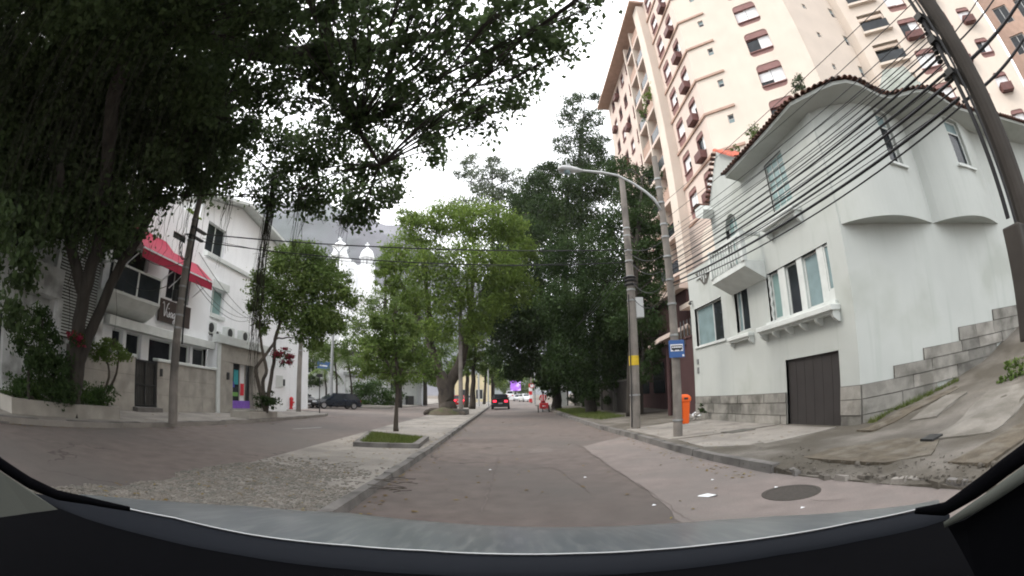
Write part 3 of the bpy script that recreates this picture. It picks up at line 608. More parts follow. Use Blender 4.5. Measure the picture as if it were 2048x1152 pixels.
def round_window(fr, h, split=(.2, .8), ac=False, blind='shutter', key='', dark=False):
    a, c, z0, z1 = h; w, hh = c-a, z1-z0; va = rt.choice((0, 0, 1, 2, 3)); k = (round(w, 2), round(hh, 2), split, ac, blind, dark, va)
    loc = fr.w(a, 0, z0)
    if k in RW:
        o = RW[k].copy(); COL.objects.link(o); place(o, loc, fr.a, tower)
        for ch in RW[k].children: x = ch.copy(); COL.objects.link(x); x.parent = o
        return o
    b = MB(); b.box(.0, w, .04, .3, 0, hh*split[0])
    for x0_, x1_ in ((.002, .012), (w-.012, w-.002)): b.box(x0_, x1_, .02, .3, hh*split[0], hh*split[1])
    o = bpy.data.objects.new('window', b.mesh('window', M['brown'])); COL.objects.link(o); place(o, loc, fr.a, tower)
    p = MB(); p.box(0, w, .04, .3, hh*split[1], hh); p.build('lintel_panel', M['brown'], o, local=True); p = MB(); p.box(-.02, w+.02, -.06, .038, hh*split[0]-.07, hh*split[0]); p.build('sill', M['brown'], o, local=True)
    n = 2 if w > 1 else 1
    for i in range(n):
        p = MB(); p.box(w*i/n+.015, w*(i+1)/n-.015, .2+.012*i, .22+.012*i, hh*split[0]+(hh*(split[1]-split[0])*(.0, .35, .6, .2)[va] if (i+va) % 2 else 0), hh*split[1]); p.build('shutter' if blind == 'shutter' else 'pane', M[blind if not (dark and i == 0) else 'glass'], o, local=True)
    p = MB(); p.box(.0, w, .27, .29, hh*split[0], hh*split[1]); p.build('pane', M['glass'], o, local=True)
    p = MB(); p.box(.0, w*.42, .17, .212, hh*split[1]-.08, hh*split[1]-.03); p.build('blind_box', M['acbox'], o, local=True)
    if ac:
        p = MB(); p.box(.1, w-.1, -.5, .16, .02, .62); q = p.build('air_conditioner', M['acbox'], o, local=True, bevel=.02)
        for j in range(5):
            g_ = MB(); g_.box(.16, w-.16, -.516, -.502, .1+j*.1, .14+j*.1); g_.build('grille_slat', M['dark'], q, local=True) if False else None
    RW[k] = o; return o
# street side
ha, hb2, wins, acs, far = [], [], [], [], []
for k in FLR:
    z = 16.2+3*k
    wins.append((AY(29.5), AY(28.0), z, z+2.2)); acs.append((AY(26.5), AY(25.2), z, z+2.2))
    for y0 in (47.2, 44.6, 42.0, 39.4): far.append((AY(y0), AY(y0-1.3), z+.1, z+1.9))
bal = [(AY(36.9), AY(34.45), 15.95+3*k+.2, 18.95+3*k-.12) for k in FLR]+[(AY(34.2), AY(31.6), 15.95+3*k+.2, 18.95+3*k-.12) for k in FLR]
b = MB(); b.wall(0, AY(24.2), 0, ZT, wins+acs+far, .3)
for h in wins+acs: round_fill(b, h, .26)
b2 = MB(); hs = wins+acs+far+bal; b = MB(); b.wall(0, AY(24.2), 0, ZT, hs, .3)
for h in wins+acs: round_fill(b, h, .26)
for h in bal: b.box(h[0]-.02, h[1]+.02, 1.4, 1.45, h[2]-.1, h[3]+.1)
b.build('street_wall', M['peachpink'], tower, frame=FA)
for h in wins: round_window(FA, h, (.3, .86), False)
for i, h in enumerate(acs): round_window(FA, h, (.28, .86), True, dark=(i % 3 == 1))
for i, h in enumerate(far): round_window(FA, h, (.22, .9), i % 4 == (i//4) % 3, 'glass' if i % 3 else 'shutter')
for i, h in enumerate(bal):
    q = MB(); q.box(h[0]-.1, h[1]+.1, -.55, 1.4, h[2]-.3, h[2]-.005); o = q.build('balcony', M['peachpink'], tower, frame=FA)
    q = MB(); q.box(h[0], h[1], -.52, -.47, h[2]+.95, h[2]+1.02); q.box(h[0], h[0]+.04, -.52, -.48, h[2], h[2]+.95).box(h[1]-.04, h[1], -.52, -.48, h[2], h[2]+.95); q.build('railing', M['ledge'], o, local=True)
    q = MB(); q.box(h[0]+.05, h[1]-.05, -.505, -.495, h[2]+.03, h[2]+.94); q.build('railing_pane', M['glass' if i % 3 else 'ledge'], o, local=True)
    q = MB(); q.box(h[0]+.2, h[1]-.5, 1.36, 1.39, h[2], h[2]+2.1); q.build('balcony_door', M['glass'], o, local=True)
fbox('pilaster', 'peach', tower, FA, AY(31.5), AY(30.1), -.75, -.002, 0, ZT-.3)
fbox('fin', 'peach', tower, FA, AY(34.45), AY(34.2), -.62, -.002, 0, ZT-.3); fbox('fin', 'peach', tower, FA, AY(37.2), AY(36.9), -.62, -.002, 0, ZT-.3)
q = MB(); q.box(-.5, AY(29.8), -1.4, .5, ZT-.02, ZT+.25); q.build('roof_slab', M['ledge'], tower, frame=FA)
# chamfered side
small = [(1.55, 2.0, 17.7+3*k, 18.35+3*k) for k in FLR]; big = [(4.62, 6.5, 16.2+3*k, 18.4+3*k) for k in FLR]
b = MB(); b.wall(0, LB, 0, ZT+1.5, small+big, .3)
for h in big: round_fill(b, h, .3)
b.build('corner_wall', M['peach'], tower, frame=FBf)
for i, h in enumerate(big): round_window(FBf, h, (.2, .76), False, dark=(i in (4, 6, 9)))
for i, h in enumerate(small): window(FBf, tower, *h, depth=.14, rows=(.5,), bar=.05, fm='lightmetal', panes=['glass', 'glassteal'] if i % 2 else ['glassteal', 'glass'])
for k in FLR:
    z = 15.95+3*k
    fbox('string_course', 'ledge', tower, FA, AY(30.1), AY(24.2)+.06, -.12, -.002, z-.09, z+.09); fbox('string_course', 'ledge', tower, FBf, -.05, 2.3, -.12, -.002, z-.088, z+.088)
# recessed wall and rear wing
sm2 = [(5.1, 5.6, 17.5+3*k, 18.5+3*k) for k in FLR]+[(2.0, 2.35, 17.3+3*k, 17.8+3*k) for k in FLR]
b = MB(); b.wall(.0, 7.2, 0, ZT+1.5, sm2, .3); b.build('recess_wall', M['peach'], tower, frame=FR)
for i, h in enumerate(sm2): window(FR, tower, *h, depth=.16, rows=(.55,), bar=.05, fm='lightmetal', panes=['glass', 'glassteal'])
wb = [(.9, 3.3, 16.95+3*k-2.0+2.9, 16.95+3*k-2.0+4.75) for k in FLR]; ww = [(4.1, 5.9, 16.2+3*k, 18.35+3*k) for k in FLR]+[(7.2, 9.0, 16.2+3*k, 18.35+3*k) for k in FLR]+[(10.2, 11.6, 16.5+3*k, 18.2+3*k) for k in FLR]
b = MB(); b.wall(0, LW, 0, ZT+1.5, wb+ww, .4)
for h in ww: round_fill(b, h, .26)
for h in wb: b.box(h[0]-.02, h[1]+.02, .9, .95, h[2]-.1, h[3]+.1)
b.build('wing_wall', M['peach'], tower, frame=FWg)
for i, h in enumerate(ww): round_window(FWg, h, (.25, .84), i % 2 == 0, dark=(i % 3 == 0))
for i, h in enumerate(wb):
    q = MB(); q.box(h[0]-.15, h[1]+.15, -.35, -.005, h[2]-.18, h[2]+.02); o = q.build('balcony', M['peach'], tower, frame=FWg)
    q = MB(); q.box(h[0], h[1], -.3, -.27, h[2]+.03, h[2]+.8); q.build('railing_pane', M['glass' if i % 4 else 'glassteal'], o, local=True)
    q = MB(); q.box(h[0]+.03, h[1]-.03, .86, .89, h[2], h[3]-.04); q.build('balcony_door', M['glass'], o, local=True)  # dark door glass widened over the whole back wall, painting in the recess shade
b = MB(); b.add([(34.5, 8, 0), (34.5, 30, 0), (34.5, 30, 38), (34.5, 8, 38)], [(0, 1, 2, 3)]); b.add([(25.5, 17.2, 0), (25.5, 18.05, 0), (25.5, 18.05, 38), (25.5, 17.2, 38)], [(0, 1, 2, 3)]); b.add([(13.6, 49, 0), (34, 49, 0), (34, 49, ZT), (13.6, 49, ZT)], [(0, 1, 2, 3)])
[MB().add([b.v[i] for i in range(4*k_, 4*k_+4)], [(0, 1, 2, 3)]).build('rear_wall', M['peach'], tower) for k_ in range(3)]
# entrance of the tower: maroon wall, pale canopy with slats
entr = empty('entrance_canopy', (9, 22, 0), 0, 'pale pink sloping entrance canopy with dark slats between pole and house', 'canopy')
b = MB(); b.hexa([Vector((7.3, 21.2, 3.75)), Vector((8.6, 20.6, 4.3)), Vector((10.5, 24, 4.3)), Vector((7.9, 25, 3.7)), Vector((7.3, 21.2, 3.95)), Vector((8.6, 20.6, 4.5)), Vector((10.5, 24, 4.5)), Vector((7.9, 25, 3.9))]); b.build('canopy_slab', M['peachpink'], entr)
for k in range(5):
    q = MB(); q.tube([(8.0+.18*k, 20.1, 3.3+.1*k), (8.3+.18*k, 20.8, 4.6+.05*k)], .035, 6); q.build('slat', M['dark'], entr)
for x, y in ((8.0, 22), (9.6, 24)): q = MB(); q.tube([(x, y, .1), (x, y, 3.6)], .12, 10); q.build('column', M['terracotta'], entr)
gw = MB(); gw.box(8.25, 8.5, 18.64, 21.6, .1, 3.7); gw.box(8.2, 8.55, 18.64, 21.65, 3.7, 3.8); tag(gw.build('boundary_wall', M['terracotta']), 'maroon boundary wall against the left edge of the white house', 'wall')
gb = empty('podium_block', (13.3, 30, 0), 0, 'dark maroon podium under the tower behind the trees', 'building')
b = MB(); b.box(10.2, 13.4, 24.3, 47, .1, 7.0); b.build('wall', M['terracotta'], gb)
for k in range(6):
    q = MB(); y = 25.5+k*3.4; q.box(10.14, 10.19, y, y+2.3, 1.2, 3.2); q.build('window', M['glass'], gb)
q = MB(); q.box(9.7, 13.4, 24.0, 47.2, 7.0, 7.3); q.build('roof_slab', M['peachpink'], gb)
# curved white terrace of the tower by the gable
tw = empty('terrace_wing', (10, 21, 0), 0, 'peach lower terrace with arched parapet between tower and white gable', 'building')
b = MB()
for k in range(2):
    y0 = 20.2-k*2.3; pts = [(9.6, y0-1.0+1.0*math.cos(t), 8.0+.9*math.sin(t)) for t in [math.pi*j/10 for j in range(11)]]
    b.prism([(9.6, y0, 5.9)]+pts+[(9.6, y0-2, 5.9)], (.2, 0, 0))
b.build('arched_parapet', M['peach'], tw)
q = MB(); q.box(9.6, 13.5, 18.7, 24, 5.7, 5.95); q.build('terrace_slab', M['peach'], tw)
q = MB(); q.box(10.8, 13.5, 18.7, 24.2, .1, 10.5); q.build('wall', M['peachpink'], tw)
# brown block at the far right
bb = empty('brown_building', (40, 9, 0), 0, 'brown building looming behind the right hand utility pole', 'building')
f3 = Frame(38.5, 8.7, 0, -60); b = MB(); hh = [(1+3*i, 2.8+3*i, 9+3*k, 10.8+3*k) for i in range(6) for k in range(12)]; b.wall(0, 22, 0, 60, hh, .3); b.build('wall', M['ledge'], bb, frame=f3)
for h in hh:
    window(f3, bb, *h, depth=.2, cols=(.5,), bar=.08, fm='lightmetal')
# ================================================================== left side: house with slatted front
lou = empty('slatted_house', (-14.2, 9.5, 0), 0, 'house with a tall white louvred front behind the dark trunks', 'house')
F1 = Frame(-14.2, 0, 0, 90)
b = MB(); b.wall(3.0, 11.2, 0, 10.2, [(4.2, 7.4, 4.5, 6.6), (4.2, 6.6, .2, 2.6)], .3); b.build('wall', M['oldwhite'], lou, frame=F1)
window(F1, lou, 4.2, 7.4, 4.5, 6.6, .2, cols=(.33, .66), gm='glass', fm='whitetrim'); window(F1, lou, 4.2, 6.6, .2, 2.6, .2, cols=(.5,), gm='glass', name='door')
fbox('balcony', 'oldwhite', lou, F1, 6.6, 8.5, -.9, -.002, 3.35, 4.25, .02); fbox('pillar', 'oldwhite', lou, F1, 8.35, 8.6, -.9, -.65, .1, 3.35)
o = fbox('louvre_panel', 'stonedark', lou, F1, 8.7, 10.75, -.12, -.003, 2.3, 9.6)
for k in range(72):
    z = 2.35+k*.1; q = MB(); q.hexa([(8.72, -.2, z), (10.73, -.2, z), (10.73, -.125, z+.04), (8.72, -.125, z+.04), (8.72, -.2, z+.02), (10.73, -.2, z+.02), (10.73, -.125, z+.06), (8.72, -.125, z+.06)]); q.build('slat', M['whitetrim'], o, local=True)
fbox('downpipe', 'oldwhite', lou, F1, 8.5, 8.66, -.2, -.003, 2.3, 9.6); fbox('corner_pier', 'oldwhite', lou, F1, 10.8, 11.15, -.25, -.003, .1, 9)
# ------------------------------------------------------------------ restaurant
rest = empty('restaurant', (-14.2, 15, 0), 0, 'white two storey restaurant with crimson awnings and dark brown sign', 'restaurant')
F2 = Frame(-14.2, 0, 0, 90)
h2 = [(11.9, 12.55, .3, 3.05), (12.75, 13.7, .3, 3.05), (14.2, 15.9, 2.0, 3.05), (16.0, 17.2, 2.0, 3.05), (17.4, 18.5, 2.0, 3.05), (11.3, 13.6, 4.4, 6.3), (15.0, 16.75, 4.85, 6.3), (14.9, 15.9, 7.45, 7.75)]
b = MB(); b.wall(11.2, 17.3, .1, 8.9, h2, .3); b.wall(17.3, 18.62, .1, 7.3, h2[4:5], .3); b.box(11.2, 17.3, .3, 1.6, 8.88, 8.9); b.box(17.3, 18.62, .3, .75, 7.28, 7.3); b.build('front_wall', M['white2'], rest, frame=F2)
for h in h2[:5]: window(F2, rest, *h, depth=.22, bar=.07, gm='glass', fm='whitetrim')
window(F2, rest, *h2[5], depth=.22, cols=(.5,), bar=.06, gm='glass'); window(F2, rest, *h2[6], depth=.22, cols=(.4,), bar=.05, gm='glass', name='balcony_door'); window(F2, rest, *h2[7], depth=.1, bar=.04, fm='dark')
fbox('floor_band', 'whitetrim', rest, F2, 11.3, 18.6, -.5, -.002, 3.1, 3.45, .02)
# balcony with its rounded belly and glazed rail
b = MB(); rings = []
for u in (10.75, 13.65):
    rings.append([(u, 0, 3.5), (u, -.25, 3.55), (u, -.7, 3.8), (u, -1.0, 4.15), (u, -1.02, 4.25), (u, -.95, 4.25), (u, 0, 4.2)])
b.loft(rings, True, True); bo = b.build('balcony', M['whitetrim'], rest, frame=F2)
b = MB()
for u in (10.78, 12.2, 13.6): b.box(u-.04, u+.04, -1.0, -.94, 4.25, 5.15)
b.box(10.74, 13.64, -1.01, -.93, 5.15, 5.22); b.box(13.58, 13.64, -.93, 0, 5.15, 5.22).box(10.74, 10.8, -.93, 0, 5.15, 5.22); b.build('railing', M['whitetrim'], bo, local=True)
for a, c in ((10.82, 12.16), (12.24, 13.56)): q = MB(); q.box(a, c, -.98, -.965, 4.28, 5.14); q.build('railing_pane', M['glass'], bo, local=True)
# two awnings
for (a, c, zb, zt, out) in ((11.9, 14.5, 6.05, 7.1, 1.3), (15.05, 17.1, 6.02, 6.82, 1.1)):
    q = MB(); q.hexa([(a, -.02, zt-.03), (a, -out, zb-.02), (c, -out, zb-.02), (c, -.02, zt-.03), (a, -.02, zt), (a, -out, zb), (c, -out, zb), (c, -.02, zt)]); o = q.build('awning', M['awning'], rest, frame=F2)
    q = MB(); q.box(a, c, -out-.02, -out+.01, zb-.42, zb-.09); q.build('valance', M['awning'], o, local=True)
    q = MB(); q.box(a-.02, c+.02, -out-.04, -out+.03, zb-.085, zb-.025); q.build('front_bar', M['signwhite'], o, local=True)
    for u in (a+.1, c-.1): q = MB(); q.tube([(u, -.02, zb-.75), (u, -out+.05, zb-.06)], .025, 6); q.build('arm', M['signwhite'], o, local=True)
# sign with script lettering
sg = fbox('signboard', 'signbrown', rest, F2, 14.5, 16.75, -.22, -.1, 3.78, 4.72, .01)
def strokes(par, mats, pts, u0, z0, s, r, d=-.235):
    q = MB(); q.tube([(u0+x*s, d, z0+y*s) for x, y in pts], r, 6); q.build('letter', M[mats], par, local=True)
LT = {'V': [(-.06, 1.15), (.08, 1.3), (.16, 1.2), (.22, .7), (.3, .02), (.36, 0), (.55, .6), (.72, 1.15), (.9, 1.32)], 'i': [(0, .5), (.06, .35), (.08, .08), (.16, 0), (.26, .1)], 's': [(.0, .1), (.14, .3), (.2, .5), (.26, .3), (.26, .08), (.12, 0), (.02, .08)],
      'a': [(.36, .42), (.2, .5), (.04, .3), (.06, .08), (.18, 0), (.32, .2), (.38, .46), (.38, .12), (.44, 0), (.54, .08)], 'g': [(.36, .42), (.2, .5), (.04, .3), (.06, .08), (.18, .02), (.32, .2), (.38, .46), (.36, -.2), (.26, -.52), (.1, -.5), (.12, -.3), (.4, 0), (.54, .12)]}
cx = .12
for ch, w in (('V', .72), ('i', .26), ('s', .34), ('a', .52), ('g', .5)):
    strokes(sg, 'signwhite', LT[ch], 14.62+cx*.5, 4.02, .44, .02); cx += w*.8
q = MB(); q.box(15.08, 15.12, -.25, -.222, 4.36, 4.4); q.build('letter', M['signwhite'], sg, local=True)
# garden wall, gate
gwl = empty('garden_wall', (-13.6, 14, 0), 0, 'grey stone clad garden wall with pale coping in front of the restaurant', 'wall')
F3 = Frame(-13.6, 0, 0, 90)
def clad(par, fr, u0, u1, z0, z1, nu, nz, m='stonewall', d0=-.03):
    for i in range(nu):
        for j in range(nz):
            q = MB(); a, c = u0+(u1-u0)*i/nu, u0+(u1-u0)*(i+1)/nu; e, f = z0+(z1-z0)*j/nz, z0+(z1-z0)*(j+1)/nz; q.box(a+.004, c-.004, d0-rs.uniform(0, .006), 0, e+.004, f-.004); q.build('stone_panel', M[m], par, frame=fr)
for a, c in ((9.3, 12.8), (14.2, 18.62)):
    fbox('wall_core', 'stonedark', gwl, F3, a, c, 0, .25, .1, 2.14); clad(gwl, F3, a, c, .14, 2.12, max(3, int((c-a)/.9)), 3); fbox('coping', 'whitetrim', gwl, F3, a-.02, c+.01, -.09, .3, 2.12, 2.24, .02)
gate = empty('iron_gate', (-13.6, 13.5, .14), 0, 'dark wrought iron gate on a step between two garden walls', 'gate')
b = MB(); b.box(12.82, 12.9, .02, .1, .25, 2.1).box(14.1, 14.18, .02, .1, .25, 2.1).box(12.9, 14.1, .03, .09, .3, .38).box(12.9, 14.1, .03, .09, 2.0, 2.08).box(12.9, 14.1, .03, .09, 1.1, 1.16).box(13.46, 13.54, .025, .095, .3, 2.06); b.build('gate_frame', M['dark'], gate, frame=F3)
for k in range(12):
    q = MB(); u = 12.97+k*.097; q.box(u-.012, u+.012, .05, .07, .38, 2.0); q.build('bar', M['dark'], gate, frame=F3)
q = MB(); q.box(12.9, 14.1, .1, .12, .38, 2.0); q.build('back_sheet', M['stonedark'], gate, frame=F3)
fbox('step', 'kerb', gate, F3, 12.7, 14.25, -.35, 0, .14, .3)
tag(fbox('intercom_box', 'dark', None, F3, 14.35, 14.5, -.08, -.037, 1.55, 1.85), 'small black intercom box on the garden wall beside the iron gate', 'intercom')
# stone kiosk
kio = empty('stone_clad_shop', (-13.6, 21, 0), 0, 'single storey shop clad in sandy stone with white fascia and bright door', 'shop')
F4 = Frame(-13.55, 0, 0, 90); kh = [(20.15, 22.25, .3, 2.68)]
b = MB(); b.wall(18.64, 23.6, .1, 3.45, kh, .3); b.box(18.64, 23.6, .35, 3.4, 3.4, 3.45); b.build('front_wall', M['stonewall'], kio, frame=F4); b = MB(); b.add([(-13.55, 18.64, .1), (-17, 18.64, .1), (-17, 18.64, 3.45), (-13.55, 18.64, 3.45)], [(0, 1, 2, 3)]); b.build('end_wall', M['white2'], kio)
for i in range(6):
    for j in range(4):
        u0, u1, z0, z1 = 18.9+i*.78, 18.9+(i+1)*.78, .15+j*.82, .15+(j+1)*.82
        if u1 > 20.1 and u0 < 22.3 and z0 < 2.6: continue
        q = MB(); q.box(u0+.004, min(u1, 23.58)-.004, -.03-rs.uniform(0, .006), 0, z0+.004, z1-.004); q.build('stone_panel', M['stonewall'], kio, frame=F4)
q = MB(); q.box(22.3, 22.76, -.033, 0, .16, 2.6); q.build('stone_panel', M['stonewall'], kio, frame=F4)
q = MB(); q.box(18.9, 20.11, -.03, 0, .16, 2.55); q.build('stone_panel', M['stonewall'], kio, frame=F4)
fbox('corner_pier', 'whitetrim', kio, F4, 18.6, 18.86, -.08, 0, .1, 3.45); fbox('fascia', 'whitetrim', kio, F4, 18.55, 23.7, -.16, .3, 3.45, 3.85, .01)
dr = window(F4, kio, 20.15, 22.25, .3, 2.68, .24, cols=(.45, .72), bar=.07, fm='stonewall', name='entrance', panes=['glass', 'signwhite', 'glass'])
for (nm, col, u0, u1, z0, z1) in (('poster_purple', (.22, .1, .5), 20.2, 22.2, .33, .72), ('poster_teal', (.03, .32, .36), 20.5, 20.95, 1.55, 2.3), ('poster_green', (.12, .3, .06), 20.35, 20.95, .95, 1.15), ('poster_blue', (.08, .1, .45), 20.3, 20.6, 1.4, 1.7), ('poster_red', (.6, .03, .05), 21.2, 21.55, 1.0, 1.62)):
    q = MB(); q.box(u0, u1, .18, .2, z0, z1); q.build('sticker', mat(nm, col, .4, .15, 6), dr.parent and kio, frame=F4)
fbox('wall_lamp', 'dark', kio, F4, 19.5, 19.6, -.16, -.035, 1.75, 2.1)
fbox('doorstep', 'kerb', kio, F4, 19.9, 22.6, -.5, -.002, .14, .3)
# air conditioners standing on its roof
for i, (y, x, w) in enumerate(((18.95, -14.4, .85), (19.95, -14.7, .5), (20.9, -14.5, .8), (22.2, -14.3, .85))):
    a = empty('air_conditioner', (x, y, 3.86), math.pi/2, ['white condenser unit nearest the restaurant on the shop roof', 'smallest white condenser unit on the shop roof', 'white condenser unit third along the shop roof', 'white condenser unit farthest along the shop roof'][i], 'air conditioner', 'condenser units on the shop roof')
    h = .62 if w > .6 else .3
    q = MB(); q.box(-w/2, w/2, -.17, .17, .06, h); q.build('casing', M['whitetrim'], a, local=True, bevel=.02)
    q = MB(); q.lathe((0, 0, 0), [(h*.38, 0), (h*.38, .02), (h*.1, .03)], 18); q.v = [(x_-.08, -.172-z_, y_+h*.52) for x_, y_, z_ in q.v]; q.build('fan', M['dark'], a, local=True)
    for s in (-.3, .3): q = MB(); q.box(s*w-.03, s*w+.03, -.17, .17, -.012, .06); q.build('foot', M['dark'], a, local=True)
# white annex with railing
ann = empty('white_annex', (-13.6, 25, 0), 0, 'low white annex wall with vertical railing bars beside the shop', 'building')
F5 = Frame(-13.62, 0, 0, 90); b = MB(); b.wall(23.72, 26.6, .1, 2.72, [], .2); b.box(23.72, 26.6, 0, 3, 2.7, 2.72); b.build('front_wall', M['white2'], ann, frame=F5); b = MB(); b.add([(-13.62, 26.6, .1), (-17, 26.6, .1), (-17, 26.6, 2.72), (-13.62, 26.6, 2.72)], [(0, 3, 2, 1)]); b.build('end_wall', M['white2'], ann)
q = MB(); q.box(23.8, 26.58, .05, .1, 3.36, 3.42); r_ = q.build('railing', M['whitetrim'], ann, frame=F5)
for k in range(13): q = MB(); u = 23.85+k*.22; q.box(u, u+.05, .05, .1, 2.72, 3.36); q.build('bar', M['whitetrim'], r_, local=True)
fbox('meter_cover', 'whitetrim', ann, F5, 25.1, 26.0, -.04, -.002, 1.6, 2.3); fbox('wall_light', 'dark', ann, F5, 26.1, 26.2, -.1, -.002, 1.7, 2.1)
# modern white building behind
mod = empty('modern_building', (-15, 22, 0), 0, 'tall white modern building with slanted roofline behind the shop', 'building')
F6 = Frame(-15.0, 0, 0, 90); h6 = [(19.1, 20.9, 5.05, 6.35)]
b = MB(); b.wall(18.64, 33, .1, 7.8, h6, .3); b.build('lower_wall', M['white2'], mod, frame=F6); window(F6, mod, *h6[0], depth=.2, cols=(.5,), bar=.07, fm='whitetrim', panes=['glassgreen', 'glassgreen'])
fbox('window_surround', 'whitetrim', mod, F6, 18.95, 21.05, -.1, -.002, 4.85, 5.03); fbox('window_surround', 'whitetrim', mod, F6, 18.95, 21.05, -.22, -.002, 6.37, 6.75)
fbox('parapet', 'whitetrim', mod, F6, 18.66, 33, -.12, .2, 7.8, 8.0)
F7 = Frame(-15.9, 0, 0, 90); b = MB(); h7 = [(19.55, 21.5, 8.45, 10.05)]; b.wall(18.72, 32, 7.6, 10.6, h7, .3); b.prism([(18.9, 0, 10.6), (32, 0, 10.6), (31, 0, 10.9), (26.5, 0, 11.5), (22.8, 0, 12.0), (18.9, 0, 11.05)], (0, .3, 0)); b.build('upper_wall', M['white2'], mod, frame=F7)
window(F7, mod, *h7[0], depth=.2, cols=(.5,), bar=.06, gm='glass')
b = MB(); pr = [(18.3, 10.95), (22.8, 12.08), (26.5, 11.58), (31, 10.98), (32.6, 10.6)]
b.loft([[(u, -.75, z), (u, 5, z), (u, 5, z+.18), (u, -.75, z+.18)] for u, z in pr], True, True); b.build('roof', M['whitetrim'], mod, frame=F7)
b = MB(); b.add([(-15.92, 18.7, 8.9), (-21, 18.7, 8.9), (-21, 18.7, 11.0), (-15.92, 18.7, 11.0)], [(0, 1, 2, 3)]); b.build('end_wall', M['white2'], mod)
# ================================================================== poles, cables, street furniture
def V(*a): return Vector(a[0]) if len(a) == 1 else Vector(a)
def pole(label, base, top, r0, r1, m='concrete', bands=(), cat='utility pole', name='utility_pole', group=None):
    o = empty(name, base, 0, label, cat, group); b = MB(); p, q = V(base), V(top)
    b.tube([p.lerp(q, t) for t in (0, .25, .5, .75, 1)], [r0+(r1-r0)*t for t in (0, .25, .5, .75, 1)], 14); b.build('shaft', M[m], o, smooth=False)
    for z in bands:
        t = (z-p.z)/(q.z-p.z); c = p.lerp(q, t); r = r0+(r1-r0)*t; k = MB(); k.lathe(c, [(r+.004, -.03), (r+.02, -.025), (r+.02, .025), (r+.004, .03)], 14); k.build('band', M['metal'], o)
    return o
def bez(p, q, sag, n=14): return [V(p).lerp(V(q), k/n)-Vector((0, 0, sag*4*(k/n)*(1-k/n))) for k in range(n+1)]
def cable(label, p, q, sag, r, group=None, n=14, m='cable'):
    b = MB(); b.tube(bez(p, q, sag, n), r, 6); return tag(b.build('cable', M[m]), label, 'cable', group)
P2 = pole('concrete pole carrying the blue bus stop sign and the curved lamp arm', (4.73, 12.4, .13), (4.74, 12.4, 8.6), .135, .09, bands=(.6, 3.0, 3.9, 4.6, 5.3, 5.9, 6.3, 7.0, 7.5, 7.8))
PL = pole('thick concrete pole with yellow tag, nearest to the dark trees on the right', (4.56, 16.3, .13), (4.69, 16.3, 9.75), .19, .11, bands=(1.35, 4.8, 5.2, 5.7, 6.3, 6.7, 7.3, 7.6))
q = MB(); q.lathe((4.585, 16.3, 2.42), [(.178, 0), (.182, .01), (.181, .34), (.176, .35)], 14); q.build('yellow_tag', M['yellow'], PL)
q = MB(); q.box(4.75, 5.05, 16.2, 16.4, 4.15, 4.9); q.build('meter_box', M['lightmetal'], PL, bevel=.02)
for z in (5.35, 5.5, 5.62): q = MB(); q.lathe((4.63, 16.3, z), [(.165, 0), (.24, .02), (.24, .06), (.165, .08)], 12); q.build('cable_coil', M['cable'], PL, smooth=True)
q = MB(); q.tube([(4.4, 16.18, .2), (4.43, 16.18, 3.2), (4.48, 16.16, 5)], .025, 6); q.build('conduit', M['dark'], PL)
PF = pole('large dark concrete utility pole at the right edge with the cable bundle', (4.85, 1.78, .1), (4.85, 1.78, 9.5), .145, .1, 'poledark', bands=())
q = MB(); q.tube([(4.66, 1.93, 2.6), (4.67, 1.95, 4.2), (4.66, 1.95, 7)], .03, 8); q.build('conduit', M['cable'], PF)
q = MB(); q.tube([(4.62, 1.82, 2.2), (4.64, 1.85, 3.2), (4.64, 1.86, 6)], .018, 8); q.build('conduit', M['cable'], PF)
c = at_d(2040, 490, 5.0); q = MB(); q.box(c[0]-.14, c[0]+.3, c[1]-.1, c[1]+.14, 1.45, 2.5); q.build('junction_box', M['poledark'], PF, bevel=.02)
for z in (4.25, 4.7, 5.05): q = MB(); q.box(4.6, 5.1, 1.9, 2.02, z-.04, z+.04); q.build('crossarm', M['dark'], PF)
for i, z in enumerate((4.2, 4.45, 4.6, 4.85, 5.0)): q = MB(); q.lathe((4.66+.05*i, 2.05, z), [(.02, 0), (.05, .02), (.03, .05), (.05, .08), (.02, .1)], 8); q.build('insulator', M['dark'], PF)
# lamp arm and head carried by the sign pole
arm = empty('street_lamp', (4.74, 12.4, 7.0), 0, 'curved grey street lamp arm with cobra head reaching over the road', 'street lamp')
pts = [at_y(*p, 12.35) for p in ((1322, 420), (1308, 398), (1290, 383), (1265, 366), (1235, 351), (1205, 345), (1160, 341))]; b = MB(); b.tube(pts, [.045]*3+[.038]*4, 8); b.build('arm', M['lightmetal'], arm, smooth=True)
b = MB(); a_, e_ = V(at_y(1163, 341, 12.35)), V(at_y(1116, 337, 12.35)); d = (e_-a_)
b.loft([[a_+d*t+Vector((0, w*math.cos(k*math.pi/4), h*math.sin(k*math.pi/4))) for k in range(8)] for t, w, h in ((-.05, .04, .04), (.15, .1, .06), (.5, .16, .11), (.85, .15, .1), (1.0, .06, .05))], True, True); b.build('lamp_head', M['lightmetal'], arm, smooth=True)
m_ = a_+d*.62; q = MB(); q.lathe(m_, [(.03, -.2), (.09, -.17), (.115, -.08), (.115, -.05)], 12); q.build('lens', M['glassteal'], arm, smooth=True)
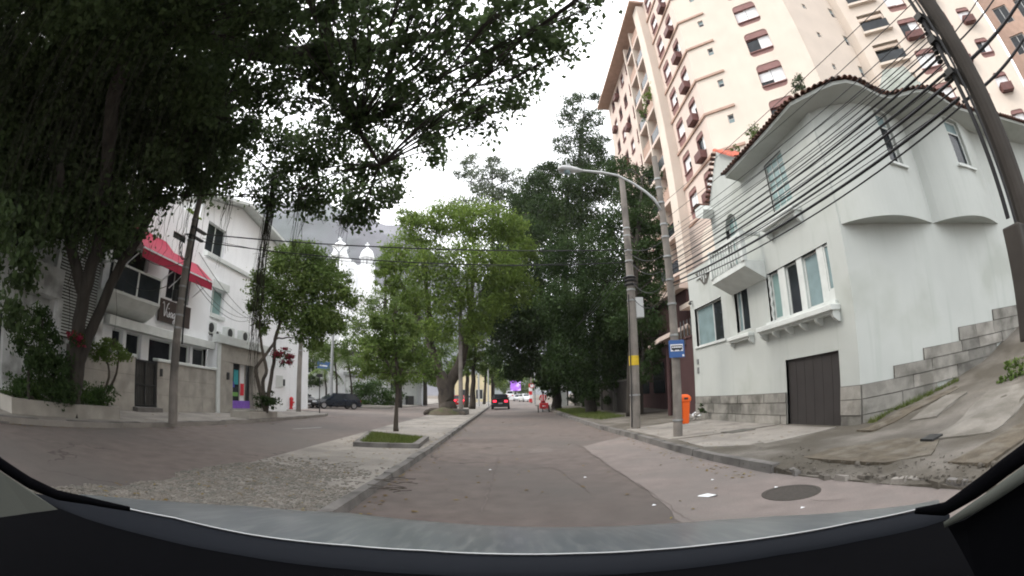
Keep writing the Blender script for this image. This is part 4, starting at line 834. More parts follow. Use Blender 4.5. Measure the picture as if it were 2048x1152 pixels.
# bus stop sign
bs = empty('bus_stop_sign', (4.75, 12.2, 2.5), 0, 'blue bus stop sign with white bus pictogram strapped to the pole', 'sign')
z0, z1 = at_y(1353, 715, 12.2)[2], at_y(1353, 680, 12.2)[2]; x0, x1 = at_y(1338, 698, 12.2)[0], at_y(1369, 698, 12.2)[0]
q = MB(); q.box(x0, x1, 12.2, 12.215, z0, z1); pl = q.build('plate', M['blue'], bs, bevel=.004); wx, wz = x1-x0, z1-z0
q = MB(); q.box(x0+.1*wx, x1-.1*wx, 12.196, 12.1995, z0+.36*wz, z1-.24*wz); q.build('pictogram_field', M['signwhite'], bs)
bx0, bx1, bz0, bz1 = x0+.15*wx, x1-.14*wx, z0+.44*wz, z1-.31*wz; bw_, bh_ = bx1-bx0, bz1-bz0
q = MB(); t = .13; q.box(bx0, bx1, 12.19, 12.1955, bz1-bh_*t*1.6, bz1).box(bx0, bx1, 12.19, 12.1955, bz0, bz0+bh_*.45).box(bx0, bx0+bw_*.06, 12.19, 12.1955, bz0+bh_*.45, bz1-bh_*.2).box(bx1-bw_*.06, bx1, 12.19, 12.1955, bz0+bh_*.45, bz1-bh_*.2)
for k in range(1, 5): q.box(bx0+bw_*k/5-.004, bx0+bw_*k/5+.004, 12.19, 12.1955, bz0+bh_*.45, bz1-bh_*.2)
q.build('bus_pictogram', M['black'], bs)
for u in (.22, .78): q = MB(); q.lathe((0, 0, 0), [(.026, 0), (.026, .006)], 14); q.v = [(x_+bx0+bw_*u, 12.189-z_*.5, y_+bz0-.005) for x_, y_, z_ in q.v]; q.build('wheel_mark', M['black'], bs)
q = MB(); q.box(x1-.16*wx, x1-.05*wx, 12.194, 12.1995, z0+.05*wz, z0+.16*wz); q.build('corner_mark', M['signwhite'], bs)
for z in (z0+.08, z1-.08): q = MB(); q.tube([(x0+.1, 12.22, z), (4.6, 12.4, z), (4.74, 12.54, z), (4.88, 12.4, z), (x1-.1, 12.22, z)], .012, 6); q.build('strap', M['metal'], bs)
# orange litter bin hung behind the pole
bn = empty('litter_bin', (5.02, 12.6, .4), 0, 'bright orange plastic litter bin hung on the bus stop pole', 'litter bin')
b = MB(); R4 = lambda w, d, z: [(5.02+w*sx, 12.62+d*sy, z) for sx, sy in ((-1, -.7), (-.7, -1), (.7, -1), (1, -.7), (1, .7), (.7, 1), (-.7, 1), (-1, .7))]
b.loft([R4(.1, .1, .46), R4(.115, .115, .48), R4(.15, .15, 1.08), R4(.165, .165, 1.1), R4(.165, .165, 1.13)], True, True); b.build('body', M['orange'], bn)
b = MB(); b.loft([R4(.18, .18, 1.115), R4(.18, .18, 1.2), R4(.16, .16, 1.25), R4(.1, .1, 1.3), R4(.03, .03, 1.31)], True, True); b.build('lid', M['orange'], bn, smooth=False)
q = MB(); q.box(4.96, 5.08, 12.43, 12.455, 1.16, 1.22); q.build('slot', M['black'], bn); q = MB(); q.box(4.84, 4.9, 12.5, 12.56, .7, 1.06); q.build('bracket', M['metal'], bn)
# cables of the right hand bundle
st = [(1334, 400), (1336, 434), (1338, 462), (1340, 478), (1341, 492), (1342, 503), (1343, 512), (1344, 522), (1345, 530), (1345, 540), (1346, 548), (1346, 556), (1347, 565), (1347, 572)]
en = [(1832, -60), (1846, -15), (1856, 32), (1862, 55), (1868, 72), (1873, 88), (1880, 98), (1886, 108), (1892, 124), (1898, 140), (1905, 160), (1912, 176), (1919, 196), (1925, 210)]
for i, (a_, e_) in enumerate(zip(st, en)):
    r = (.006, .006, .006, .007, .007, .008, .01, .016, .009, .018, .02, .011, .022, .012)[i]
    big = r > .015
    cable('thick black cable of the bundle strung past the white house' if big else 'thin black wire of the bundle strung past the white house', at_d(*a_, 13.2), at_d(*e_, 5.15), (.03, .05, .06, .05, .07, .06, .07, .08, .09, .06, .1, .08, .12, .18)[i], r, 'thick cables past the white house' if big else 'thin wires past the white house', 18)
for k in range(9):
    cable('thin black wire of the bundle strung past the white house', at_d(1340+k*.8, 470+k*11, 13.2), at_d(1864+k*7, 66+k*15+(k % 3)*4, 5.15), .05+.02*(k % 4), .0055, 'thin wires past the white house', 18)
for (a_, e_, r) in (((1905, 150), (2046, -10), .03), ((1925, 205), (2047, 78), .026), ((1890, 108), (2010, -40), .014), ((1880, 98), (1990, -70), .01)):
    cable('heavy black cable running on past the right hand pole' if r > .02 else 'slim wire running on past the right hand pole', at_d(*a_, 5.15), at_d(*e_, 5.6), .05, r*.75, 'cables leaving the right hand pole' if r > .02 else 'slim wires leaving the right hand pole', 8)
for k, (a_, e_) in enumerate((((1256, 497), (1338, 470)), ((1256, 503), (1339, 500)), ((1258, 520), (1341, 525)), ((1262, 560), (1343, 545)), ((1262, 590), (1344, 560)))):
    cable('slack wire between the two concrete poles on the right', at_d(*a_, 16.9), at_d(*e_, 13.3), .25+.1*k, .012, 'slack wires between the right hand poles')
for k in range(3):
    cable('black wire running down the street along the dark trees', at_d(1256, 500+k*22, 16.9), V(4.2, 44, 6.2+.5*k), .8, .012, 'wires along the dark trees')
# left pole, its coil, and the wires that cross the road
PLf = pole('slim leaning concrete pole on the left pavement before the restaurant', (-10.18, 11.45, .13), (-9.9, 11.45, 8.9), .16, .085, bands=(3.1, 3.5, 4.0, 4.4, 5.0, 5.9, 6.6))
q = MB(); cc = V(at_d(371, 493, 15.0)); q.tube([cc+Vector((.06*math.sin(k*.9), .3*math.cos(2*math.pi*k/16)*.8, .42*math.sin(2*math.pi*k/16))) for k in range(50)], .014, 5); q.build('cable_coil', M['cable'], PLf)
q = MB(); q.box(-10.28, -10.1, 11.2, 11.36, 3.9, 4.25); q.build('junction_box', M['dark'], PLf, bevel=.015)
q = MB(); q.tube([(-9.78, 11.38, 2.6), (-9.76, 11.36, 6.6)], .03, 6); q.build('conduit', M['cable'], PLf)
q = MB(); q.box(-9.98, -9.86, 11.3, 12.1, 6.28, 6.36).box(-9.98, -9.86, 11.3, 12.0, 6.0, 6.07); q.build('crossarm', M['dark'], PLf)
cable('upper black cable crossing the whole street high up', at_d(405, 468, 15.3), at_d(1256, 499, 16.85), .35, .02); cable('second black cable crossing the street just below the upper one', at_d(403, 483, 15.3), at_d(1258, 524, 16.85), .45, .017)
cable('thin faint wire crossing the street between the two black cables', at_d(404, 476, 15.3), at_d(1257, 510, 16.85), .75, .008)
for i, (a_, e_, dd) in enumerate((((398, 505), (540, 655), 33), ((394, 530), (520, 640), 30), ((392, 560), (505, 632), 29), ((390, 565), (500, 640), 27), ((380, 540), (250, 560), 17), ((374, 520), (262, 480), 17))):
    cable(['upper service wire from the left pole down to the far street tree', 'second service wire from the left pole to the modern building wall', 'lower service wire from the left pole past the teal window', 'lowest service wire from the left pole over the condenser units', 'wire from the left pole back to the restaurant balcony', 'wire from the left pole to the left end of the awnings'][i], at_d(*a_, 15.3), at_d(*e_, dd), .5, .011, 'service wires at the left pole')
pole('grey concrete pole behind the red hydrant at the side street corner', (-12.97, 27.07, .13), (-12.8, 27.07, 9.5), .17, .1, bands=(4, 6, 7.5))
sl_ = empty('street_light', at_d(662, 795, 42), 0, 'tall double armed street light silhouetted before the church', 'street lamp'); p, q_ = at_d(662, 795, 42), at_d(678, 505, 42); p[2] = .1
b = MB(); b.tube([p, V(p).lerp(V(q_), .5), q_], [.16, .13, .09], 10); b.build('shaft', M['metal'], sl_)
for s in (-1, 1): b = MB(); b.tube([V(q_), V(at_d(678+s*10, 493, 42)), V(at_d(678+s*22, 490, 42))], [.06, .05, .09], 8); b.build('lamp_head', M['metal'], sl_)
b = MB(); p = at_z(639, 826, .14); t_ = empty('sign_post', p, 0, 'thin dark sign post at the kerb corner before the parked car', 'sign post'); b.tube([p, (p[0], p[1], 2.6)], .035, 8); b.build('post', M['dark'], t_); q = MB(); q.box(p[0]-.2, p[0]+.2, p[1]-.02, p[1]+.02, 2.4, 2.6); q.build('name_plate', M['dark'], t_)
# red hydrant
hp = at_z(583, 818, .14); hy = empty('fire_hydrant', hp, 0, 'small red fire hydrant on the pavement corner by the white annex', 'hydrant')
b = MB(); b.lathe(hp, [(.17, 0), (.17, .06), (.12, .08), (.12, .62), (.15, .64), (.15, .72), (.11, .8), (.04, .86)], 14); b.build('barrel', M['red'], hy)
for s in (-1, 1): q = MB(); q.tube([V(hp)+Vector((s*.1, 0, .48)), V(hp)+Vector((s*.22, 0, .48))], .06, 8); q.build('outlet', M['red'], hy)
q = MB(); q.box(hp[0]+.1, hp[0]+.35, hp[1]-.06, hp[1]+.06, 0.14, .36); q.build('outlet_cover', M['signwhite'], hy)
# median furniture
for i, (px, py, hgt, r, m, lab, base) in enumerate(((922, 829, 9, .17, 'concrete', 'weathered median pole standing in a dark block beside the forked tree', .55), (958, 813, 8, .13, 'lightmetal', 'pale grey median pole farther down the strip', 0), (977, 812, 7, .1, 'lightmetal', 'slim pale pole beyond the pale grey median pole', 0))):
    p = at_z(px, py, .1); o = pole(lab, p, (p[0], p[1], hgt), r, r*.7, m)
    if base: q = MB(); q.box(p[0]-base, p[0]+base, p[1]-.4, p[1]+.4, .1, .5); q.build('base_block', M['stonedark'], o, bevel=.03)
# far street things
p = at_d(1063, 800, 78); o = pole('far grey pole with red white banded guard and round sign', (p[0], p[1], 0), (p[0], p[1], 9), .17, .12, 'concrete')
for k in range(5): q = MB(); q.lathe((p[0]-.15, p[1]-.4, .15+k*.62), [(.28, 0), (.28, .6)], 12); q.build('guard_band', M['red' if k % 2 == 0 else 'signwhite'], o)
q = MB(); q.lathe((0, 0, 0), [(.42, 0), (.42, .04)], 20); q.v = [(x_+p[0]+.05, p[1]-.75-z_, y_+2.9) for x_, y_, z_ in q.v]; rs_ = q.build('round_sign', M['red'], o); q = MB(); q.lathe((0, 0, 0), [(.3, 0), (.3, .02)], 20); q.v = [(x_+p[0]+.05, p[1]-.795-z_, y_+2.9) for x_, y_, z_ in q.v]; q.build('sign_face', M['signwhite'], o)
p = at_d(1062, 800, 70); tl_ = empty('traffic_signal', (p[0]+.3, p[1], 0), 0, 'traffic signal with a mast arm reaching over the far junction', 'traffic light')
b = MB(); e1 = at_d(1032, 748, 70); b.tube([(p[0]+.6, p[1], 0), (p[0]+.6, p[1], 5.2), (e1[0], p[1], 5.3)], .1, 8); b.build('mast', M['metal'], tl_)
for px in (1034, 1052): e = at_d(px, 747, 70); q = MB(); q.box(e[0]-.6, e[0]+.6, p[1]-.2, p[1]+.2, 5.3, 5.75); q.build('signal_head', M['lightmetal'], tl_)
e = at_d(1031, 772, 135); bb2 = empty('digital_billboard', (e[0], e[1], 0), 0, 'lit purple digital billboard panel on a post at the street end', 'billboard')
w_ = 4.6*10/11; q = MB(); q.box(e[0]-.75*w_/2, e[0]+.75*w_/2, e[1], e[1]+.3, 2.4, 5.6); q.build('casing', M['dark'], bb2)
sm = mat('billboard_screen', (.3, .12, .5), .4, .5, 1.2, (.75, .7, .85), .5, .7, emit=(.35, .12, .7), ems=.25); q = MB(); q.box(e[0]-1.5, e[0]+1.5, e[1]-.04, e[1]-.005, 2.55, 5.45); q.build('screen', sm, bb2); q = MB(); q.box(e[0]-.25, e[0]+.25, e[1], e[1]+.3, 0, 2.4); q.build('post', M['dark'], bb2)
# rubbish by the wall
def crumple(mb, c, s, r):
    vs = []; n = 7
    for i in range(4):
        for j in range(n): a = 2*math.pi*j/n+i*.4; k = (.5, 1, .9, .25)[i]*r.uniform(.7, 1.25); vs.append((c[0]+s*k*math.cos(a), c[1]+s*k*math.sin(a), c[2]+s*(0, .25, .7, .95)[i]*r.uniform(.8, 1.2)))
    fs = [(i*n+j, i*n+(j+1) % n, (i+1)*n+(j+1) % n, (i+1)*n+j) for i in range(3) for j in range(n)]+[tuple(3*n+j for j in range(n))]
    mb.add(vs, fs)
rb = empty('rubbish_heap', (7.2, 17.2, .13), 0, 'small heap of torn bags and paper between bin and house wall', 'rubbish'); r8 = random.Random(8)
for nm, mm, n in (('torn_bag', 'signwhite', 7), ('dark_bag', 'dark', 4), ('paper_scrap', 'paving', 6)):
    for k in range(n): q = MB(); crumple(q, (7.05+r8.uniform(-.6, .5), 17.1+r8.uniform(-.5, .5), .13+r8.uniform(0, .18)), r8.uniform(.08, .2), r8); q.build(nm, M[mm], rb)
c = at_z(1416, 993, .004); q = MB(); q.add([(c[0]-.12, c[1]+.1, .006), (c[0]-.02, c[1]-.06, .012), (c[0]+.1, c[1]-.08, .03), (c[0]+.14, c[1]-.02, .008), (c[0]+.02, c[1]+.06, .035), (c[0]-.08, c[1]+.13, .01)], [(0, 1, 4, 5), (1, 2, 3, 4)]); tag(q.build('paper_scrap', M['signwhite']), 'crumpled white paper lying on the near asphalt', 'litter')
for i, (px, py) in enumerate(((1308, 1011), (1605, 1016), (1552, 975), (1170, 955), (980, 940), (1425, 960))):
    c = at_z(px, py, .004); q = MB(); q.add([(c[0]-.03, c[1], .006), (c[0]+.02, c[1]-.02, .012), (c[0]+.04, c[1]+.01, .006), (c[0], c[1]+.03, .016)], [(0, 1, 2, 3)]); tag(q.build('paper_scrap', M['signwhite']), 'tiny white paper fleck on the asphalt', 'litter', 'paper flecks on the road')
# ================================================================== far left: side street corner, church
def frame_at(pxa, pxb, d0, d1): a, c = at_d(pxa, 790, d0), at_d(pxb, 790, d1); return frame_pts((a[0], a[1]), (c[0], c[1]))
mh_ = empty('modernist_house', at_d(650, 800, 56), 0, 'white house with flat dark roof and blue board across the side street', 'house'); fr, ln = frame_at(572, 705, 52, 60)
zt = lambda py, d: at_d(640, py, d)[2]
hh = [(ln*.3, ln*.47, 3.5, 5.2), (ln*.62, ln*.7, 3.3, 5.2), (ln*.08, ln*.22, .6, 2.6)]
b = MB(); b.wall(0, ln, 0, 6.2, hh, .3); b.build('wall', M['white2'], mh_, frame=fr)
for h in hh: window(fr, mh_, *h, depth=.2, cols=(.33, .66), rows=(.5,), bar=.1)
fbox('roof_slab', 'dark', mh_, fr, -1, ln+.6, -1.6, 6, 6.2, 6.65); fbox('balcony', 'lightmetal', mh_, fr, ln*.25, ln*.6, -1.2, -.01, 2.9, 3.2); fbox('upper_wall', 'white2', mh_, fr, ln*.1, ln*.9, 1.5, 6, 6.7, 9.2)
fbox('blue_board', 'blue', mh_, fr, ln*.33, ln*.52, -1.25, -1.18, 3.9, 4.9); q = fbox('board_text', 'signwhite', mh_, fr, ln*.36, ln*.47, -1.262, -1.252, 4.35, 4.5)
gw2 = empty('long_garden_wall', at_d(760, 805, 58), 0, 'pale garden wall with hanging vines and grey coping along the side street', 'wall'); fr, ln = frame_at(690, 775, 58, 58)
fbox('wall_core', 'oldwhite', gw2, fr, 0, ln, 0, .3, 0, 3.6); fbox('coping', 'metal', gw2, fr, -.2, ln+.2, -.3, .5, 3.6, 4.0)
gh = empty('gate_house', at_d(810, 805, 62), 0, 'grey gate house with pale shutter and white pillar behind the small median tree', 'building'); fr, ln = frame_at(772, 848, 60, 63)
hh = [(ln*.12, ln*.32, .2, 3.2), (ln*.48, ln*.84, .2, 3.4)]; b = MB(); b.wall(0, ln, 0, 4.2, hh, .4); b.build('wall', M['lightmetal'], gh, frame=fr); fbox('door', 'oldwhite', gh, fr, hh[0][0], hh[0][1], .3, .36, .2, 2.0); fbox('door_top', 'dark', gh, fr, hh[0][0], hh[0][1], .3, .35, 2.0, 3.2); fbox('shutter', 'whitetrim', gh, fr, hh[1][0], hh[1][1], .3, .36, .2, 3.4)
fbox('roof_slab', 'concrete', gh, fr, -.6, ln+.6, -1, 3, 4.2, 4.7); fbox('pillar', 'signwhite', gh, fr, ln*.9, ln*.98, -.9, -.3, 0, 4.19)
o = tag(fbox('black_bin', 'dark', None, fr, ln*.5, ln*.66, -.6, -.05, .13, 1.3), 'dark refuse container in front of the pale shutter', 'bin')
cr = empty('cream_building', at_d(940, 800, 95), 0, 'low cream building seen under the median trees far ahead', 'building'); fr, ln = frame_at(885, 985, 92, 96)
hh = [(ln*.1+k*3, ln*.1+k*3+1.6, .6, 2.6) for k in range(3)]; b = MB(); b.wall(0, ln, 0, 5.6, hh, .2); b.box(0, ln, .3, 5, 5.5, 5.6); b.build('wall', mat('cream_wall', (.72, .62, .4), .85, .05, 1), cr, frame=fr)
for h in hh: window(fr, cr, *h, depth=.15, cols=(.5,), bar=.1)
fbox('cornice', 'whitetrim', cr, fr, -.2, ln+.2, -.25, 5, 5.6, 5.9)
wb_ = empty('white_gate_pier', at_d(1128, 790, 50), 0, 'white painted gate pier beside the dark hedge on the right', 'gate pier'); p = at_d(1127, 800, 50); q = MB(); q.box(p[0]-.35, p[0]+.35, p[1]-.3, p[1]+.3, .1, 3.6); q.build('shaft', M['whitetrim'], wb_); q = MB(); q.box(p[0]-.45, p[0]+.45, p[1]-.4, p[1]+.4, 3.6, 3.85); q.build('cap', M['whitetrim'], wb_)
wd = empty('dark_garden_wall', (7.4, 36, 0), 0, 'dark mossy garden wall under the trees on the right', 'wall'); q = MB(); q.box(7.2, 7.5, 25, 49, .1, 2.1); q.build('wall_core', M['barkdark'], wd); q = MB(); q.box(7.12, 7.58, 25, 49, 2.1, 2.2); q.build('coping', M['stonedark'], wd)
for k in range(6): q = MB(); q.box(7.05, 7.65, 25.5+k*4.6, 26.1+k*4.6, .1, 2.45); q.build('pier', M['stonedark'], wd)
# church
ch = empty('church', at_d(700, 800, 132), 0, 'white church with spired bell tower and small domed lantern below the mountain', 'church'); chm = M['white2']
D = 132
def cz(px, py): return at_d(px, py, D)
def tower_box(parent, name, pxc, half, py0, py1, nm='white2'):
    c = cz(pxc, 600); q = MB(); q.box(c[0]-half, c[0]+half, c[1]-half, c[1]+half, cz(pxc, py0)[2], cz(pxc, py1)[2]); return q.build(name, M[nm], parent)
b = MB(); a0, a1 = cz(634, 600), cz(785, 600); zt_ = cz(700, 575)[2]; b.hexa([V(a0[0], a0[1], 0), V(a1[0], a1[1], 0), V(a1[0]-8, a1[1]+20, 0), V(a0[0]-8, a0[1]+20, 0), V(a0[0], a0[1], zt_), V(a1[0], a1[1], zt_), V(a1[0]-8, a1[1]+20, zt_), V(a0[0]-8, a0[1]+20, zt_)]); b.build('nave', chm, ch)
q = MB(); g0, g1, g2 = cz(650, 576), cz(765, 576), cz(706, 522); q.prism([V(g0), V(g1), V(g2)], (-3, 10, 0)); q.build('gable', chm, ch)
t1 = tower_box(ch, 'bell_tower', 678, 2.8, 700, 540)
tower_box(t1, 'belfry', 678, 2.2, 540, 515); c = cz(679, 515)
q = MB(); q.lathe((c[0], c[1], cz(679, 541)[2]), [(3.3, 0), (3.3, .5), (2.9, .7)], 4); q.build('cornice', M['whitetrim'], t1)
q = MB(); q.lathe((c[0], c[1], cz(679, 515)[2]), [(2.9, 0), (2.6, .7), (2.15, 1.6), (1.95, 2.6), (2.0, 2.9), (2.5, 3.0), (2.5, 3.35), (2.0, 3.6), (1.5, 4.2), (.7, 4.7), (.3, 5.0), (.25, 5.6)], 12); q.build('spire', chm, t1)
def cross(parent, px, py0, py1):
    c = cz(px, py0); h = cz(px, py1)[2]; q = MB(); q.box(c[0]-.17, c[0]+.17, c[1]-.17, c[1]+.17, c[2], h).box(c[0]-.65, c[0]+.65, c[1]-.14, c[1]+.14, c[2]+(h-c[2])*.6, c[2]+(h-c[2])*.6+.34); q.build('cross', M['signwhite'], parent)
cross(t1, 679, 486, 474)
for px in (651, 701): c = cz(px, 545); q = MB(); q.lathe((c[0], c[1], cz(px, 560)[2]), [(.9, 0), (.9, 3), (1.1, 3.15), (1.1, 3.4), (.75, 3.7), (.6, 4.4), (.7, 4.8), (.45, 5.2), (.1, 5.4)], 10); q.build('pinnacle', chm, ch)
c = cz(733, 530); lt = MB(); lt.lathe((c[0], c[1], cz(733, 600)[2]), [(2.6, 0), (2.6, cz(733, 533)[2]-cz(733, 600)[2])], 16); lo_ = lt.build('lantern_base', chm, ch)
for k in range(8): a = 2*math.pi*k/8; q = MB(); q.box(c[0]+1.5*math.cos(a)-.25, c[0]+1.5*math.cos(a)+.25, c[1]+1.5*math.sin(a)-.25, c[1]+1.5*math.sin(a)+.25, cz(733, 533)[2], cz(733, 516)[2]); q.build('column', chm, lo_)
q = MB(); q.lathe((c[0], c[1], cz(733, 517)[2]), [(2.3, 0), (2.3, .4), (2.05, .5), (2.0, 1.1), (1.8, 1.8), (1.4, 2.4), (.85, 2.85), (.35, 3.05), (.3, 3.5)], 18); q.build('dome', chm, lo_, smooth=False); cross(lo_, 734, 499, 485)
for k in range(3):
    q = MB(); a = cz(668+k*10, 600); 
    q.box(a[0]-.5, a[0]+.5, a[1]-3.1, a[1]-2.9, cz(668, 650)[2], cz(668, 628)[2]); q.build('window', M['glass'], ch)
# ================================================================== trees and plants
NR = np.random.default_rng(17)
def blob(px, py, d, rx, ry=None, dep=None):
    """a leaf mass: centre, horizontal radius across, along the view direction, and upright radius, in metres"""
    c = at_d(px, py, d); sl = np.linalg.norm(c-O3); ry = ry or rx*.85; k = sl/CF
    return (c, rx*k, (dep or rx*.9)*k, ry*k, math.atan2(c[0], c[1]))
def leaf_mesh(name, blobs, size, lai, mname, hang=.25, clump=.24, asp=.5, shell=.45):
    P = []; 
    for bb in blobs:
        c, rt, rr, rv, az = bb[:5]; n = int((bb[5] if len(bb) > 5 else lai)*math.pi*rt*rv/(size*size*asp*.5*.6)); K = max(6, n//55)
        v = NR.normal(size=(K, 3)); v /= np.linalg.norm(v, axis=1)[:, None]; v *= (shell+(1-shell)*NR.random((K, 1)))**.8
        idx = NR.integers(0, K, n); q = v[idx]*.86+NR.normal(size=(n, 3))*clump*np.array([1, 1, .8])*NR.uniform(.5, 1.2, (K, 1))[idx]
        x, y, z = q[:, 0]*rt, q[:, 1]*rr, q[:, 2]*rv; ca, sa = math.cos(az), math.sin(az)
        P.append(np.stack([c[0]+x*ca+y*sa, c[1]-x*sa+y*ca, c[2]+z], 1))
    P = np.concatenate(P); P = P[P[:, 2] > .15]; n = len(P)
    ax = NR.normal(size=(n, 3)); ax[:, 2] -= hang*2; ax /= np.linalg.norm(ax, axis=1)[:, None]
    s2 = np.cross(ax, NR.normal(size=(n, 3))); s2 /= np.linalg.norm(s2, axis=1)[:, None]; nr = np.cross(ax, s2)
    L_ = size*NR.uniform(.65, 1.3, (n, 1)); W_ = L_*asp*.5
    v = np.stack([P-ax*L_*.5, P+s2*W_+nr*W_*.3-ax*L_*.05, P+ax*L_*.5, P-s2*W_+nr*W_*.3-ax*L_*.05], 1).reshape(-1, 3)
    return raw_mesh(name, v, np.arange(4*n).reshape(-1, 4), L.get(mname) or M[mname])
def raw_mesh(name, v, f, m_):
    m = bpy.data.meshes.new(name); m.vertices.add(len(v)); m.vertices.foreach_set('co', np.ascontiguousarray(v, dtype=np.float32).ravel())
    k = f.shape[1]; m.loops.add(len(f)*k); m.loops.foreach_set('vertex_index', f.astype(np.int32).ravel()); m.polygons.add(len(f)); m.polygons.foreach_set('loop_start', np.arange(0, len(f)*k, k, dtype=np.int32)); m.polygons.foreach_set('loop_total', np.full(len(f), k, dtype=np.int32))
    m.materials.append(m_); m.update(calc_edges=True); return m
def crown(name, parent, blobs, size, lai, mname, **kw):
    m = leaf_mesh(name, blobs, size, lai, mname, **kw); o = bpy.data.objects.new(name, m); COL.objects.link(o)
    if parent is None: return o
    o.parent = parent; o.location = -LOC[parent]; return o
def wob(pts, r, amp, rnd_, sub=4):
    out, rad = [], []; pts = [V(p) for p in pts]
    for i in range(len(pts)-1):
        for k in range(sub):
            t = k/sub; j = Vector((rnd_.uniform(-1, 1), rnd_.uniform(-1, 1), rnd_.uniform(-1, 1)))*amp*(1 if i+k else 0)
            p0, p1, p2, p3 = pts[max(i-1, 0)], pts[i], pts[i+1], pts[min(i+2, len(pts)-1)]
            q = .5*((2*p1)+(p2-p0)*t+(2*p0-5*p1+4*p2-p3)*t*t+(3*p1-p0-3*p2+p3)*t**3); out.append(q+j); rad.append(r[i]+(r[i+1]-r[i])*t)
    return out+[pts[-1]], rad+[r[-1]]
def tree(label, base, stems, blobs, mname, size, lai, bark='bark', group=None, name='tree', cat='tree', limbs=True, seed=1, lr=.035, **kw):
    r_ = random.Random(seed); o = empty(name, base, 0, label, cat, group); b = MB(); ends = []
    for pts, rad in stems:
        p, rr = wob(pts, rad, rad[0]*.12, r_); b.tube(p, rr, 9); ends += [(p[int(len(p)*f)], rr[int(len(p)*f)]) for f in (.55, .75, .97)]
    b.build('trunk', M[bark], o, smooth=True)
    if limbs and ends:
        lb = MB()
        for bb in blobs:
            c, rt, rr, rv, az = bb[:5]; e, er = min(ends, key=lambda q: (q[0]-V(c)).length+max(0, q[0].z-c[2])*1.5)
            mid = e.lerp(V(c), .5)+Vector((r_.uniform(-.2, .2), r_.uniform(-.2, .2), r_.uniform(0, .3)))*rt
            p, rd = wob([e, mid, V(c)], [min(er*.8, lr*rt+.02), lr*.55*rt+.012, .012], .05*rt, r_); lb.tube(p, rd, 6)
            for k in range(5):
                t = V(c)+Vector((r_.gauss(0, .5)*rt, r_.gauss(0, .5)*rt, r_.gauss(0, .5)*rv)); p, rd = wob([p[len(p)//2+k % 2], mid.lerp(t, .7), t] if False else [mid.lerp(V(c), .5), V(c).lerp(t, .5)+Vector((0, 0, .1*rt)), t], [.012*rt+.008, .008*rt+.006, .005], .04*rt, r_, 3); lb.tube(p, rd, 4)
        lb.build('branches', M[bark], o, smooth=True)
    crown('crown', o, blobs, size, lai, mname, **kw); return o
# --- the great ficus over the road
bs_ = at_d(142, 800, 13.6); bs_[2] = .1
A = lambda px, py, d: at_d(px, py, d)
stems = [([bs_, A(150, 700, 13.6), A(168, 590, 13.4), A(200, 470, 13.0), A(215, 330, 11.8), A(240, 150, 10.0), A(330, 60, 9.0), A(480, 96, 9.2), A(580, 112, 9.2), A(655, 92, 9.0), A(760, 95, 8.8), A(900, 60, 8.5)], [.3, .24, .21, .2, .2, .22, .24, .24, .25, .2, .12, .07]),
         ([bs_, A(160, 720, 13.7), A(190, 640, 13.7), A(232, 545, 13.6), A(290, 450, 13.2), A(340, 330, 12), A(420, 230, 11)], [.26, .2, .17, .15, .13, .1, .07]),
         ([A(655, 92, 9.0), A(660, 150, 9.4), A(700, 230, 10), A(760, 330, 11)], [.2, .13, .1, .03]), ([A(655, 92, 9), A(650, 20, 8.4), A(700, -60, 7.6)], [.2, .14, .1]),
         ([A(168, 590, 13.4), A(140, 480, 13.2), A(120, 330, 12)], [.2, .18, .12])]
lace = [(560, 40, 110), (700, 30, 90), (820, 60, 110), (950, 60, 105), (1060, 60, 90), (1140, 40, 70), (1195, 25, 45), (760, 170, 100), (880, 180, 110), (1000, 170, 85), (1075, 160, 60), (935, 262, 60), (850, 285, 62), (760, 290, 55), (705, 375, 60), (745, 405, 42), (640, 330, 62), (570, 380, 55), (985, 250, 40), (480, 120, 70), (640, 150, 50), (690, 445, 34), (540, 300, 60), (1110, 110, 60)]
def inside(p, poly):
    c = False; j = len(poly)-1
    for i in range(len(poly)):
        (xi, yi), (xj, yj) = poly[i], poly[j]
        if (yi > p[1]) != (yj > p[1]) and p[0] < (xj-xi)*(p[1]-yi)/(yj-yi)+xi: c = not c
        j = i
    return c
bl = []
for poly, step, r, la in (([(590, -50), (1120, -50), (1120, 120), (1070, 200), (1000, 255), (900, 305), (830, 315), (760, 290), (640, 170)], 52, 44, 1.3), ([(1110, -50), (1235, -50), (1190, 50), (1120, 130)], 44, 36, .9), ([(450, -60), (610, -60), (640, 170), (760, 290), (800, 330), (770, 410), (700, 440), (640, 420), (520, 400), (470, 340)], 44, 42, 1.25)):
    px = 440
    while px < 1260:
        py = -60
        while py < 470:
            q = (px+NR.uniform(-16, 16), py+NR.uniform(-16, 16))
            if inside(q, poly) and math.hypot(q[0]-565, q[1]-240) > 30:
                s = ray(*q); s = s[2]/math.hypot(s[0], s[1]); bl.append(blob(*q, min(13, max(5.2, 6.3/s))+NR.uniform(-.5, .9), r, r*.9)+(la*NR.uniform(.7, 1.3),))
            py += step
        px += step
for px, py, r in [(690, 448, 28), (735, 425, 30)]:
    s = ray(px, py); s = s[2]/math.hypot(s[0], s[1]); d = min(13, max(5.2, 6.3/s)); bl.append(blob(px, py, d, r, r*.8))
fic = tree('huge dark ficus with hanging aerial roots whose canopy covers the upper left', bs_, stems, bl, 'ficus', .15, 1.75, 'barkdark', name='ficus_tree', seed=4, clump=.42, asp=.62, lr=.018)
dense = []
for px in range(-20, 500, 88):
    for py in range(-10, 460, 84):
        if px > 330 and py > 330: continue
        s = ray(px, py); s = s[2]/math.hypot(s[0], s[1]); d = min(12.5, max(7.5, 6.5/max(s, .1))); dense.append(blob(px+NR.uniform(-20, 20), py+NR.uniform(-20, 20), d, 78, 70)); dense.append(blob(px+NR.uniform(-40, 40), py+NR.uniform(-40, 40), d+2.6, 80, 72))
